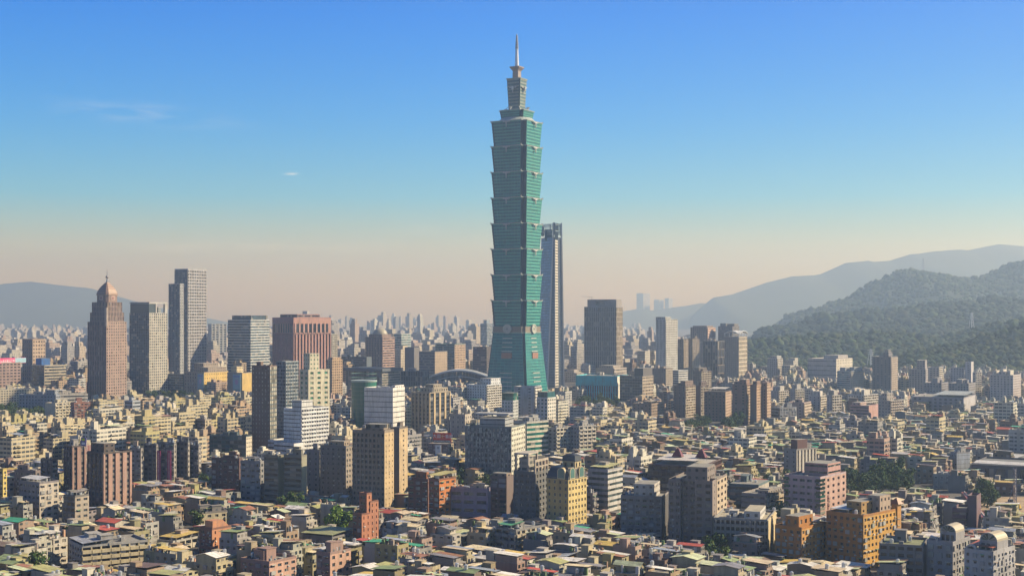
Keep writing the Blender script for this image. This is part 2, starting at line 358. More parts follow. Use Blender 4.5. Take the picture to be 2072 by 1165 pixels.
TANK = tank_mesh()
FOOT = []       # footprints (cx, cy, ux, uy, half L, half R) of all that stands
LM = []         # (px, Y, x, y, short name, top row)
def corners(f, mg=0):
    cx, cy, ux, uy, hl, hr = f; hl += mg; hr += mg
    return [(cx + i * hl * ux - j * hr * uy, cy + i * hl * uy + j * hr * ux) for i, j in ((-1, -1), (1, -1), (1, 1), (-1, 1))]
GRID = {}
def _cells(f, mg):
    c = corners(f, mg); xs = [p[0] for p in c]; ys = [p[1] for p in c]
    for i in range(int(min(xs) // 60), int(max(xs) // 60) + 1):
        for j in range(int(min(ys) // 60), int(max(ys) // 60) + 1): yield i, j
def add_foot(f, mg=0):
    FOOT.append(f)
    for c in _cells(f, mg): GRID.setdefault(c, []).append(len(FOOT) - 1)
def hits(f, mg=1.0):
    ca = corners(f, mg); seen = set()
    for c in _cells(f, mg):
        for k in GRID.get(c, ()):
            if k in seen: continue
            seen.add(k); g_ = FOOT[k]; cb = corners(g_); sep = False
            for ux, uy in ((f[2], f[3]), (-f[3], f[2]), (g_[2], g_[3]), (-g_[3], g_[2])):
                a = [p[0] * ux + p[1] * uy for p in ca]; b_ = [p[0] * ux + p[1] * uy for p in cb]
                if max(a) <= min(b_) or max(b_) <= min(a): sep = True; break
            if not sep: return True
    return False
def frame(xl, xc, xr, Y, a):
    """corner column xc at depth Y, outer columns xl and xr -> centre, left length, right length"""
    cx = gx(xc, Y); kl = (xl - CX) / F; kr = (xr - CX) / F
    while True:
        t = R(a); den = math.sin(t) - kr * math.cos(t)
        L = (cx - kl * Y) / (math.cos(t) + kl * math.sin(t)); D = (kr * Y - cx) / den if den > .05 else 1e9
        if D < 1.5 * L + 4 or a > 62 or (xr - xc) < 4: break
        a += 2
    if D > 1e8: D = 12
    a = R(a)
    ux, uy = math.cos(a), -math.sin(a)
    mx = cx - ux * L / 2 - uy * D / 2; my = Y - uy * L / 2 + ux * D / 2
    return mx, my, L, D, -a
HUTC = [(.42, .38, .32), (.5, .47, .42), (.34, .32, .3), (.45, .36, .28)]
def clutter(rt, L, D, z, huts, tanks, hc, r):
    for i in range(huts):
        w, d, h = min(L * .35, r.uniform(4, 7)), min(D * .35, r.uniform(4, 7)), r.uniform(3, 5.5)
        x, y = r.uniform(-.3, .3) * L, r.uniform(-.3, .3) * D
        m = MB(); m.box(x - w / 2, x + w / 2, y - d / 2, y + d / 2, z, z + h, WALL, hc, (FLAT, (.3, .29, .26))); m.box(x - w / 2 - .25, x + w / 2 + .25, y - d / 2 - .25, y + d / 2 + .25, z + h, z + h + .3, WALL, hc, bottom=True)
        m.box(x + w / 2, x + w / 2 + .06, y - .5, y + .5, z, z + 2.1, SIGN, (.12, .13, .14)); m.box(x - 1.2, x + .2, y - d / 2 - .05, y - d / 2, z + 1.2, z + 2.4, GLASS, DG)
        m.build('stair_house', rt)
    for i in range(tanks): inst('water_tank', TANK, rt, (r.uniform(-.42, .42) * L, r.uniform(-.42, .42) * D, z), r.random())
    if huts + tanks:
        m = MB()
        for i in range(3 + huts * 2):
            x, y = r.uniform(-.43, .43) * L, r.uniform(-.43, .43) * D; q = r.uniform(.5, 1.3)
            m.box(x - q, x + q, y - q * .6, y + q * .6, z, z + r.uniform(.7, 1.8), WALL, jit((.35, .35, .34), .1, r))
        tag(m.build('roof_machinery', rt), None, None, None, 'stuff')
LIST = []
def B(name, short, label, xl, xc, xr, top, Y, col, sl, sr, a=30, gc=DG, cat='building', pent=(), tanks=0, huts=0, wins=0, par=1.1, roofc=(.28, .27, .25), extra=None, group=None, cr=None, back=None, vols=None, canopy=None):  # sun and shade painted in: right walls often paler, left walls darker
    """one building: corner column xc at depth Y, its faces running to columns xl and xr, roof edge at row top"""
    r = random.Random(hash((xl, xc, xr, top)) & 0xffff)
    mx, my, L, D, rz = frame(xl, xc, xr, Y, a); z = gz(top, Y)
    rt = root(name, label, cat, (mx, my, 0), rz, group)
    add_foot((mx, my, math.cos(rz), math.sin(rz), L / 2, D / 2))
    LM.append((xc, Y, mx, my, short, top)); LIST.append(rt)
    wins = wins or (60 if Y < 1420 else 0); wl, gl = MB(), MB(); T = Fac(wl, gl, [] if wins else None)
    for v in (vols or [(0, 1, 0, 1, top)]):
        zz = gz(v[4], Y); x0, x1, y0, y1 = -L / 2 + v[0] * L, -L / 2 + v[1] * L, -D / 2 + v[2] * D, -D / 2 + v[3] * D
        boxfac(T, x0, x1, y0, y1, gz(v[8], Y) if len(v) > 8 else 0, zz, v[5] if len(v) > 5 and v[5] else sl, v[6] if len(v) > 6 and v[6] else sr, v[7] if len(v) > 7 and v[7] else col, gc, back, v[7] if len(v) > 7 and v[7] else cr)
        rf = MB(); rf.poly([(x0, y0, zz), (x1, y0, zz), (x1, y1, zz), (x0, y1, zz)], FLAT, roofc); rf.build('roof', rt)
        if par:
            pm = MB(); q = .35
            for bx in ((x0, x1, y0, y0 + q), (x0, x1, y1 - q, y1), (x0, x0 + q, y0 + q, y1 - q), (x1 - q, x1, y0 + q, y1 - q)): pm.box(*bx, zz, zz + par, WALL, v[7] if len(v) > 7 and v[7] else col)
            pm.build('parapet', rt)
    if T.wins: put_windows(T.wins, gl, rt, wins)
    wl.build('wall', rt); o_ = gl.build('glazing', rt)
    if o_: o_['kind'] = 'stuff'
    for pn in pent:                                    # (u0, u1, v0, v1, top row[, colour, style])
        m, g2 = MB(), MB(); c = pn[5] if len(pn) > 5 and pn[5] else col; s_ = pn[6] if len(pn) > 6 else ('p', 4, 4, .4, .35, .3)
        x0, x1, y0, y1 = -L / 2 + pn[0] * L, -L / 2 + pn[1] * L, -D / 2 + pn[2] * D, -D / 2 + pn[3] * D; zt = gz(pn[4], Y)
        boxfac(Fac(m, g2), x0, x1, y0, y1, z, zt, s_, s_, c, gc, ('x',)); m.poly([(x0, y0, zt), (x1, y0, zt), (x1, y1, zt), (x0, y1, zt)], FLAT, roofc)
        po = m.build('penthouse', rt); g2.build('glazing', po)
    if canopy:                                         # a tilted sheet roof on posts over part of the roof
        u0, u1, v0, v1, h, c = canopy; m = MB()
        x0, x1, y0, y1 = -L / 2 + u0 * L, -L / 2 + u1 * L, -D / 2 + v0 * D, -D / 2 + v1 * D
        m.poly([(x0, y0, z + h), (x1, y0, z + h), (x1, y1, z + h + 1), (x0, y1, z + h + 1)], SHEET, c); m.poly([(x0, y1, z + h + .85), (x1, y1, z + h + .85), (x1, y0, z + h - .15), (x0, y0, z + h - .15)], SHEET, c)
        for x in (x0 + .3, x1 - .3):
            for y in (y0 + .3, y1 - .3): m.bar((x, y, z), (x, y, z + h), .25, STEEL, (.4, .4, .4))
        m.build('roof_canopy', rt)
    clutter(rt, L, D, z, huts, tanks, col if r.random() < .6 else r.choice(HUTC), r)
    if extra: extra(rt, L, D, z, Y)
    return rt
# ------------------------------------------------------------------ landmark: the very tall green tower
def green_tower():
    Y = 1884 + 34; k = Y / F; x0 = gx(1045.8, Y); rz = -R(29.5)
    rt = root('skyscraper', 'very tall green glass skyscraper of eight flared tiers with a ringed spire', 'skyscraper', (x0, Y, 0), rz)
    add_foot((x0, Y, math.cos(rz), math.sin(rz), 40, 40)); LM.append((1046, Y, x0, Y, 'tall green skyscraper', 70)); LIST.append(rt)
    gl, sp, nt_, lt = (.012, .15, .155), (.08, .38, .31), (.012, .05, .07), (.45, .45, .42)
    def plan(h, c): return [(-h + c, -h), (h - c, -h), (h - c, -h + c), (h, -h + c), (h, h - c), (h - c, h - c), (h - c, h), (-h + c, h), (-h + c, h - c), (-h, h - c), (-h, -h + c), (-h + c, -h + c)]
    def tier(zb, zt, hb, ht, cb, ct, nf, name, gw=.64):
        m = MB()
        for i in range(nf):
            for a, b_, mt, c, o in ((0, gw, TGLASS, gl, 0), (gw, 1, WALL, sp, .35)):
                t0, t1 = (i + a) / nf, (i + b_) / nf; rings = []
                for t in (t0, t1):
                    h = hb + (ht - hb) * t + o; cc = cb + (ct - cb) * t; z = zb + (zt - zb) * t
                    rings.append([(x, y, z) for x, y in plan(h, cc + o)])
                for q in range(12):
                    n = (q + 1) % 12
                    if q % 3 == 0:
                        if mt == TGLASS:
                            for s in range(9):
                                l = lambda p, w, f_: tuple(p[d] + (w[d] - p[d]) * f_ for d in range(3))
                                m.poly([l(rings[0][q], rings[0][n], s / 9), l(rings[0][q], rings[0][n], (s + .96) / 9), l(rings[1][q], rings[1][n], (s + .96) / 9), l(rings[1][q], rings[1][n], s / 9)], mt, c)
                        else: m.poly([rings[0][q], rings[0][n], rings[1][n], rings[1][q]], mt, c)
                    else: m.poly([rings[0][q], rings[0][n], rings[1][n], rings[1][q]], TGLASS, nt_)
                if mt == WALL: m.poly(rings[1], WALL, sp)
        o = m.build(name, rt)
        l = MB(); h = ht + .9
        l.loft([[(x, y, zt - .1) for x, y in plan(h, ct)], [(x, y, zt + 1.0) for x, y in plan(h + .3, ct)]], SIGN, (.34, .40, .37)); l.build('ledge', o)
        return o
    em = MB()                                          # curled emblem with a pin
    em.loft([[(2.4 * math.cos(q * .628), d, 1.5 * math.sin(q * .628)) for q in range(10)] for d in (0, -1.1)], SIGN, lt)
    for s in (-1, 1):
        em.loft([[(s * 4.2 + 1.3 * math.cos(q * .785), d, .6 + 1.2 * math.sin(q * .785)) for q in range(8)] for d in (0, -.9)], SIGN, lt)
        em.bar((s * 1.5, -.5, 0), (s * 4.2, -.5, .4), .7, SIGN, lt); em.bar((s * 5, -.4, .8), (s * 9, -.4, 1.8), .5, SIGN, lt)
    em.bar((0, -.5, -1), (0, -.5, -7), .9, SIGN, lt); em.bar((-1.2, -.5, -3.2), (1.2, -.5, -3.2), .7, SIGN, lt); em = em.mesh('emblem')
    cn = MB()
    for i in range(2): cn.bar((0, 0, i * 1.2), (1.2, -1.2, 1.4 + i), 1.0, SIGN, lt)
    cn.box(-.7, .7, -.7, .7, 0, 1.8, SIGN, lt); cn = cn.mesh('corner_ornament')
    rows = [660, 609, 557.5, 506, 455, 403.5, 352, 300.5, 250]
    hb, ht = 25.6, 28.2
    for i in range(8):
        o = tier(gz(rows[i], Y), gz(rows[i + 1], Y), hb, ht, 6, 6, 8, 'tier')
        zt = gz(rows[i + 1], Y)
        for fx, fy, ang in ((0, -1, 0), (1, 0, 90), (0, 1, 180), (-1, 0, 270)):
            inst('emblem', em, o, (fx * (ht + 1.4), fy * (ht + 1.4), zt - 1.2), R(ang))
            a = R(ang); cx, cy = math.cos(a) * 22 + math.sin(a) * 28, math.sin(a) * 22 - math.cos(a) * 28
            inst('corner_ornament', cn, o, (cx, cy, zt), a)
    # belt and discs
    zb0, zb1 = gz(673, Y), gz(660, Y); m = MB(); m.loft([[(x, y, z) for x, y in plan(25.9, 4)] for z in (zb0, zb1)], SIGN, (.20, .17, .13)); bo = m.build('belt', rt)
    dm = MB(); dm.loft([[(r_ * math.cos(q * .262), d, r_ * math.sin(q * .262)) for q in range(24)] for d, r_ in ((0, 6.6), (-2.2, 6.6), (-2.2, 5.2), (-1.7, 4.9))], SIGN, (.40, .41, .36)); dm.box(-1.2, 1.2, -2.2, -1.6, -1.2, 1.2, SIGN, (.2, .22, .2)); dm = dm.mesh('coin_disc')
    for fx, fy, ang in ((0, -1, 0), (1, 0, 90), (0, 1, 180), (-1, 0, 270)): inst('coin_disc', dm, bo, (fx * 26, fy * 26, gz(665, Y)), R(ang))
    # sloping base
    base = tier(0, zb0, 34.5, 25.6, 3, 3, 24, 'base', .8)
    pm = MB()
    for ang in (0, 90, 180, 270):
        a = R(ang); e = (math.cos(a), math.sin(a)); q = (-e[1], e[0])
        for s in range(13):
            z = zb0 - 8 - s * 6.0
            if z < 8: break
            h = 34.5 + (25.6 - 34.5) * z / zb0; w = 7.5 + s * .25; O = (q[0] * -(h) - e[0] * w, q[1] * -(h) - e[1] * w)
            if s in (5, 6, 7): continue
            pbox(pm, O, e, 0, 2 * w, z, z + 1.2, -.2, .75, SIGN, (.42, .45, .40))
        z = gz(724, Y); h = 34.5 + (25.6 - 34.5) * z / zb0; O = (q[0] * -h - e[0] * 8, q[1] * -h - e[1] * 8)
        pbox(pm, O, e, 0, 16, z, z + 8, -2, .9, SIGN, (.30, .16, .11))
    pm.build('facade_panel', base)
    # crown
    z0 = gz(250, Y); m = MB(); m.cyl(0, 0, z0, gz(241, Y), 28, 22, 28, SIGN, (.33, .38, .36)); m.build('crown_deck', rt)
    o = tier(gz(241, Y), gz(227, Y), 17.5, 19, 4, 4, 3, 'upper_deck')
    for ang in (0, 90, 180, 270):
        d = MB(); a = R(ang); cx, cy = math.cos(a) * 18, math.sin(a) * 18
        d.cyl(cx, cy, gz(227, Y), gz(224, Y), .8, .8, 6, STEEL, (.6, .6, .6)); d.cyl(cx, cy, gz(224, Y), gz(220, Y), .6, 2.6, 10, STEEL, (.6, .6, .6)); d.build('dish_antenna', o)
    m = MB(); m.bar((-14, -14, gz(227, Y)), (-8, -8, gz(217, Y)), .8, SIGN, lt); m.bar((14, -14, gz(227, Y)), (8, -8, gz(217, Y)), .8, SIGN, lt); m.bar((14, 14, gz(227, Y)), (8, 8, gz(217, Y)), .8, SIGN, lt); m.build('brace', o)
    gl, sp = (.09, .15, .135), (.26, .31, .27)
    o = tier(gz(227, Y), gz(162, Y), 8.6, 10.6, 1.2, 1.2, 10, 'pinnacle', .5)
    for ang in (0, 90, 180, 270):
        a = R(ang); inst('emblem', em, o, (math.sin(a) * 11.2, -math.cos(a) * 11.2, gz(180, Y)), a)
        m = MB(); m.cyl(math.cos(a) * 12.6, math.sin(a) * 12.6, gz(184, Y), gz(178, Y), 1.4, 1.7, 8, STEEL, (.5, .5, .5)); m.build('lamp_drum', o)
    m = MB(); m.loft([[(i * h, j * h, z) for i, j in ((-1, -1), (1, -1), (1, 1), (-1, 1))] for z, h in ((gz(162, Y), 4.5), (gz(145, Y), 4.3), (gz(143, Y), 5.0), (gz(138, Y), 7.6), (gz(136, Y), 7.6))], SIGN, (.28, .22, .17)); sp_ = m.build('spire_base', rt)
    m = MB(); z1 = gz(100, Y); m.cyl(0, 0, gz(136, Y), z1, 3.0, 2.0, 12, STEEL, (.62, .62, .6))
    for i in range(9):
        za = z1 + i * (gz(72, Y) - z1) / 9; zc = z1 + (i + .6) * (gz(72, Y) - z1) / 9; r_ = 2.5 - i * .14
        m.cyl(0, 0, za, zc, r_, r_, 12, STEEL, (.45, .42, .38)); m.cyl(0, 0, zc, zc + 1.7, r_ * .6, r_ * .6, 10, STEEL, (.2, .2, .2))
    m.cyl(0, 0, gz(72, Y), gz(69, Y), .6, .1, 8, STEEL, (.5, .5, .5)); m.build('spire', rt)
green_tower()

def slim_tower():
    Y = 2160; zt = gz(451, Y); P = lambda px, dy: (gx(px, Y + dy), Y + dy)
    bt = [P(1088, 30), P(1107.5, 3), P(1122.8, 0), P(1130.5, 15), P(1141.5, 18), P(1139, 48), P(1092, 55)]
    tp = [P(1096, 30), P(1120.3, 3), P(1122.8, 0), P(1128.5, 15), P(1136, 18), P(1134, 48), P(1100, 55)]
    cx, cy = gx(1115, Y), Y + 25
    rt = root('skyscraper', 'slim tapering dark glass tower with a pale slanted edge close behind the green skyscraper', 'skyscraper', (cx, cy, 0))
    add_foot((cx, cy, 1, 0, 25, 30)); LM.append((1118, Y, cx, cy, 'slim tapering glass tower', 451)); LIST.append(rt)
    def at(i, t): return tuple(bt[i % 7][d] + (tp[i % 7][d] - bt[i % 7][d]) * t - (cx, cy)[d] for d in (0, 1))
    nf = 60; w, g_, s_ = MB(), MB(), MB(); H2 = zt
    st = [((.20, .36, .50), (.20, .32, .42), 7, .66, TGLASS), ((.13, .16, .2), (.22, .24, .27), 6, .5, TGLASS), ((.05, .05, .05), (.62, .58, .50), 3, .38, TGLASS), ((.17, .21, .28), (.17, .2, .24), 4, .6, TGLASS)] + [((.05, .08, .12), (.2, .2, .2), 8, .6, TGLASS)] * 3
    for i in range(7):
        gc, wc, nb, gf, mt = st[i]; top = .9 if i in (2,) else .93
        for j in range(int(nf * top)):
            t0, tm, t1 = j / nf, (j + gf) / nf, (j + 1) / nf
            for b_ in range(nb):
                q = []
                for f0, t in ((b_ / nb, t0), ((b_ + .93) / nb, t0), ((b_ + .93) / nb, tm), (b_ / nb, tm)):
                    a, c = at(i, t), at(i + 1, t); q.append((a[0] + (c[0] - a[0]) * f0, a[1] + (c[1] - a[1]) * f0, t * H2))
                g_.poly(q, TGLASS, gc)
            a, c, a1, c1 = at(i, tm), at(i + 1, tm), at(i, t1), at(i + 1, t1)
            w.poly([(*a, tm * H2), (*c, tm * H2), (*c1, t1 * H2), (*a1, t1 * H2)], WALL, wc)
        n = 9 if i == 0 else 5                            # open screen at the top
        for b_ in range(n + 1):
            f0 = b_ / n; pa = [tuple(at(i, t)[d] + (at(i + 1, t)[d] - at(i, t)[d]) * f0 for d in (0, 1)) for t in (top, 1)]
            s_.bar((*pa[0], top * H2), (*pa[1], H2), .9, SIGN, (.30, .38, .42))
        for t in (.955, .992): s_.bar((*at(i, t), t * H2), (*at(i + 1, t), t * H2), .9, SIGN, (.3, .38, .42))
    m = MB(); m.poly([(*at(i, .9), .9 * H2) for i in range(7)], FLAT, (.2, .2, .2)); m.build('roof', rt)
    core = MB(); core.box(gx(1103, Y) - cx, gx(1118, Y) - cx, -8, 18, .9 * H2, .965 * H2, TGLASS, (.04, .12, .16)); core.build('penthouse', rt)
    w.build('wall', rt); g_.build('glazing', rt); s_.build('crown_screen', rt)
    for i, wd in ((1, 2.2), (2, .9), (4, 2.0)):
        m = MB(); m.bar((*at(i, 0), 0), (*at(i, 1), H2 + 1), wd, SIGN, (.55, .55, .56)); m.build('edge_fin', rt)
slim_tower()

# ------------------------------------------------------------------ other landmarks
P1 = ('p', 4, 3.6, .5, .5, .35); RS = ('r', 4.2, 3.2, .55, .45, .3); RB = ('r', 3.4, 3.1, .5, .48, .4); BD = ('b', 3.5, 4, .96, .45, .25)
LB = ('l', 4.5, 3.2, .82, .6, .45); CW = ('c', 3, 3.8, 0, .72, .2, (.10, .13, .16)); X = ('x',)
BR, CRM, WHT, GRY, TAN = (.25, .17, .135), (.55, .50, .38), (.62, .62, .62), (.32, .32, .33), (.45, .34, .23)
def mast(rt, x, y, z, h):
    m = MB(); m.cyl(x, y, z, z + h, .35, .12, 6, STEEL, (.6, .6, .6)); m.build('mast', rt)
def slab(rt, L, D, z, o, h, c):
    m = MB(); m.box(-L / 2 - o, L / 2 + o, -D / 2 - o, D / 2 + o, z + .5, z + h, WALL, c, (FLAT, (.16, .17, .17)), bottom=True); m.build('overhanging_roof', rt)
def dome_crown(rt, L, D, z, Y):
    s = min(L, D)
    for f, zb, zt in ((.92, z, gz(632, Y)), (.82, gz(632, Y), gz(611, Y))):
        m, g2 = MB(), MB(); h = s * f / 2; st = ('v', 3, 6, .5, .7, .5, (.2, .15, .13)); boxfac(Fac(m, g2), -h, h, -h, h, zb, zt, st, st, (.29, .21, .18), back=st); m.poly([(-h, -h, zt), (h, -h, zt), (h, h, zt), (-h, h, zt)], FLAT, (.3, .25, .22)); o = m.build('setback_storey', rt); g2.build('glazing', o)
    q = lambda h, c: [(-h + c, -h), (h - c, -h), (h, -h + c), (h, h - c), (h - c, h), (-h + c, h), (-h, h - c), (-h, -h + c)]
    h = s * .31; zz = gz(611, Y); m = MB(); m.loft([[(x, y, t) for x, y in q(h, h * .25)] for t in (zz, gz(597, Y))], WALL, (.26, .18, .15))
    for a in range(4):
        e = (math.cos(a * 1.5708), math.sin(a * 1.5708)); O = (-e[0] * 3.5 + e[1] * h, -e[1] * 3.5 - e[0] * h); pbox(m, O, e, 0, 7, zz + 3, zz + 9, 0, .5, SIGN, (.5, .36, .3)); pbox(m, O, e, 1.5, 5.5, zz + 4.2, zz + 7.8, .5, .9, SIGN, (.28, .14, .12))
    d = m.build('drum', rt); m = MB(); zt = gz(569, Y); zz = gz(597, Y)
    rings = [(h * (1 - t ** 1.75) + .7, zz + (zt - zz) * t) for t in [i / 12 for i in range(13)]]
    for i in range(12):
        (h0, za), (h1, zb) = rings[i], rings[i + 1]
        m.loft([[(x, y, za + .2) for x, y in q(h0, h0 * .25)], [(x, y, zb - .5) for x, y in q(h1 + .3, h1 * .25)], [(x, y, zb + .2) for x, y in q(h1, h1 * .25)]], SIGN, (.21, .125, .085) if i % 2 else (.30, .20, .145), cap=True)
    m.build('dome', d); m = MB(); m.cyl(0, 0, zt - 1, gz(563, Y), 1.6, .9, 10, STEEL, (.3, .28, .27)); zc = gz(559.5, Y)
    m.loft([[(2.2 * math.cos(k * .63) * math.cos(t), 2.2 * math.sin(k * .63) * math.cos(t), zc + 2.2 * math.sin(t)) for k in range(10)] for t in (-1.4, -.8, -.3, .3, .8, 1.4)], STEEL, (.3, .28, .27)); m.cyl(0, 0, zc + 2, gz(543, Y), .5, .15, 6, STEEL, (.3, .28, .27)); m.build('spire', d)
    m, g2 = MB(), MB(); ft = gz(651, Y) * .93; m.cyl(L / 2 - .4, -D / 2 + .4, gz(660, Y), gz(622, Y), 2.2, 2.2, 12, WALL, (.45, .38, .33)); m.build('corner_turret', rt)
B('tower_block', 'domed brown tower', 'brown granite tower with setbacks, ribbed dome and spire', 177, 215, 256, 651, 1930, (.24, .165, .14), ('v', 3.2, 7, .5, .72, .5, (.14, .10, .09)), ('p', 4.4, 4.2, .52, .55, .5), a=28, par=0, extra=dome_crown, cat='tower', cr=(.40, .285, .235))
def open_frame(rt, L, D, z, Y):
    m, zt = MB(), gz(611, Y); c = (.42, .42, .41)
    for (x0, x1, y0, y1) in ((L / 2 - 3, L / 2, D / 2 - 6, D / 2), (-L / 2, -L / 2 + 3, D / 2 - 6, D / 2), (L / 2 - 3, L / 2, -D / 2 + D * .35, -D / 2 + D * .42)): m.box(x0, x1, y0, y1, z, zt - 2.6, WALL, c)
    m.box(-L / 2, L / 2, -D / 2, D / 2, zt - 2.6, zt, WALL, c, bottom=True); m.build('open_crown_frame', rt)
    m = MB(); m.box(-L / 2 + 1, L / 2 - 1, -D / 2 + .6, -D / 2 + D * .34, z, zt - 2.7, GLASS, (.05, .08, .10)); m.box(L / 2 - 4, L / 2 - .6, -D / 2 + D * .5, D / 2 - D * .35, z, z + 9, FAR, (.3, .32, .33)); m.build('penthouse', rt)
B('tower_block', 'open-topped grey tower', 'grey glass tower with a square open frame cut through its top', 262, 302, 339, 633, 2075, (.42, .42, .41), ('c', 3.5, 4, 0, .78, .12, (.08, .11, .14)), ('p', 4.6, 4.2, .66, .6, .5), a=28, par=0, extra=open_frame, gc=(.03, .05, .07), cat='tower', cr=(.55, .52, .45), roofc=(.3, .3, .3))
B('tower_block', 'tallest grey grid tower', 'tallest of the grey towers, white square window grid on its sunny face', 353, 380, 418, 546, 2330, (.36, .37, .39), ('v', 3, 4.2, .75, .75, .3, (.06, .09, .12)), ('p', 4.4, 5.2, .62, .62, .9), a=28, gc=(.035, .055, .075), cat='tower', cr=(.40, .39, .40), par=2)
B('tower_block', 'lower dark glass wing', 'dark glass slab with pale edge stripes joined to the tallest grey grid tower', 341, 364, 372, 575, 2290, (.40, .41, .42), ('v', 3, 4.2, .85, .75, .3, (.06, .09, .12)), ('v', 4, 5, .45, .6, .5), a=28, gc=(.03, .05, .075), cat='tower')
B('office_block', 'banded blue glass office', 'blue glass office block with white horizontal bands and dark top storey', 461, 507, 545.6, 648, 2350, (.50, .52, .52), ('b', 4, 4.8, 1, .66, .2), ('b', 4, 4.8, 1, .5, .3), a=28, gc=(.03, .06, .085), pent=[(.1, .95, .1, .95, 638, (.05, .10, .13), ('c', 4, 4, 0, .8, .1))], extra=lambda rt, L, D, z, Y: mast(rt, L * .45, -D * .4, z, 26))
def arcade(rt, L, D, z, Y):
    m = MB(); z0, z1 = gz(673, Y), gz(655, Y)
    for k in range(8):
        u = D * (.06 + k * .112); q = D * .075
        m.poly([(L / 2 + .06, -D / 2 + u, z0), (L / 2 + .06, -D / 2 + u + q, z0), (L / 2 + .06, -D / 2 + u + q, z1), (L / 2 + .06, -D / 2 + u, z1)], GLASS, (.02, .025, .03))
        m.box(L / 2, L / 2 + .9, -D / 2 + u - D * .036, -D / 2 + u, z0, z1 + 1, WALL, (.5, .29, .25)); u = L * (.06 + k * .112); q = L * .075
        m.poly([(-L / 2 + u, -D / 2 - .06, z0), (-L / 2 + u + q, -D / 2 - .06, z0), (-L / 2 + u + q, -D / 2 - .06, z1), (-L / 2 + u, -D / 2 - .06, z1)], GLASS, (.03, .04, .05))
    m.build('tall_top_window', rt)
B('hotel_block', 'big pink block', 'big pink stone block with tall windows along its top and vertical ribs', 551, 594, 670, 644, 2130, (.34, .185, .17), ('v', 3.1, 4, .42, .65, .5, (.2, .1, .09)), ('v', 6.4, 5, .5, .8, 1.8, (.10, .05, .05)), a=28, cr=(.42, .235, .20), extra=arcade, par=1.5, vols=[(0, 1, 0, 1, 676.5), (0, 1, 0, 1, 644, X, X, None, 676.5)], pent=[(.1, .9, .15, .75, 635.5, None, ('b', 4, 5, .9, .4, .3))])
B('office_block', 'tan gridded block', 'narrow tan block with a regular grid of small dark windows', 661, 672, 693, 729, 1960, (.52, .36, .22), ('p', 4, 3.8, .6, .5, .5), ('p', 4, 3.8, .62, .5, .6), a=29, pent=[(.1, .9, .1, .9, 723)])
B('apartment_block', 'pale block behind pink one', 'pale apartment block just behind the big pink stone block', 662, 671, 683, 677, 2500, (.5, .47, .4), LB, LB, a=29, tanks=2)
B('office_block', 'slim dark brown tower', 'slim brown tower with a pale sunlit crown in the far city', 45, 66, 92, 688, 2300, (.30, .22, .17), ('p', 5, 6, .4, .5, .6), ('p', 6, 6, .5, .45, .8), a=28, cr=(.45, .34, .25), par=2)
B('office_block', 'striped office with blue box', 'cream striped office carrying a bright blue box on its roof', 64, 90, 134, 740, 2160, (.50, .44, .33), ('c', 4, 4, 0, .7, .2, (.06, .1, .13)), ('b', 4, 4.6, .88, .5, .5), a=42, pent=[(.15, .6, .1, .5, 725.5, (.02, .13, .42), X)])
B('office_block', 'pinkish billboard office', 'pinkish office with square window grid under a magenta roof billboard', -30, -18, 42, 735, 2130, (.50, .36, .31), ('p', 4, 4.5, .5, .4, .5), ('p', 5.4, 4.6, .66, .42, .7), a=30, huts=1)
B('office_block', 'low cream office', 'low cream office with continuous window rows beside the dark trees', -40, -20, 70, 790, 1800, CRM, ('b', 3.5, 3.6, .95, .5, .4), ('p', 3.4, 3.4, .62, .5, .4), a=24, huts=2, tanks=2)
B('office_block', 'wide blue-grey office', 'wide blue-grey office with deep square windows', 38, 113, 122, 800, 1660, (.24, .27, .33), ('p', 4.4, 4.2, .5, .42, .6), ('p', 5, 4, .5, .4, .4), a=14, huts=1, pent=[(.72, .96, .1, .9, 789)])
B('office_block', 'long cream striped wing', 'long cream wing with white bands behind the wide blue-grey office', 116, 122, 178, 799, 1700, (.55, .50, .42), BD, ('b', 4, 4.2, .97, .4, .4), a=30, huts=2, cr=(.6, .56, .48))
B('apartment_block', 'cream block with brown wall', 'cream apartment block with one blank brown side wall', 91, 112, 147, 817, 1520, CRM, X, LB, a=30, huts=2, tanks=3, cr=(.58, .53, .4))
B('apartment_block', 'brick red apartments', 'brick red apartment block with stepped roof next to the cream block', 143, 150, 183, 816, 1500, (.30, .13, .09), RS, ('r', 4, 3.2, .6, .45, .4), a=30, huts=2, tanks=2)
B('shopping_mall', 'yellow mall', 'yellow mall wing with many small square windows and a tall blue banner', 373, 413, 462, 754, 2060, (.30, .25, .21), ('p', 5, 5, .4, .55, .5), ('p', 5, 6, .3, .3, .4), a=29, cr=(.62, .44, .14), pent=[(.1, .6, .3, .9, 736), (.5, .95, .2, .95, 744)], par=1.2)
B('shopping_mall', 'small yellow mall wing', 'smaller yellow mall wing with blank wall and second blue banner', 460, 490, 511, 755, 2010, (.28, .24, .21), X, X, a=29, cr=(.62, .44, .14), pent=[(.1, .5, .2, .8, 742, (.6, .5, .3))])
B('office_block', 'bluish low office', 'low bluish office with one framed white window bay beside the yellow mall', 338, 371, 376, 758, 2100, (.14, .2, .25), ('c', 4, 4, 0, .6, .2), X, a=30, huts=1)
B('office_block', 'pale twin-slab office', 'pale twin-slab office peeking out far behind the banded glass block', 421, 428, 459, 656, 3400, (.5, .5, .47), ('v', 4, 4, .5, .5, .4), ('v', 9, 6, .6, .6, .8), a=28)
B('office_block', 'brown tower with white dots', 'brown tower with small white-framed windows and a glazed corner strip', 509.5, 546, 560, 742, 1215, (.17, .115, .095), ('p', 3.2, 3.7, .42, .45, .25), ('c', 3, 3.7, 0, .7, .3, (.08, .12, .14)), a=22, gc=(.30, .29, .24), cr=(.2, .14, .1), roofc=(.4, .26, .18), huts=1)
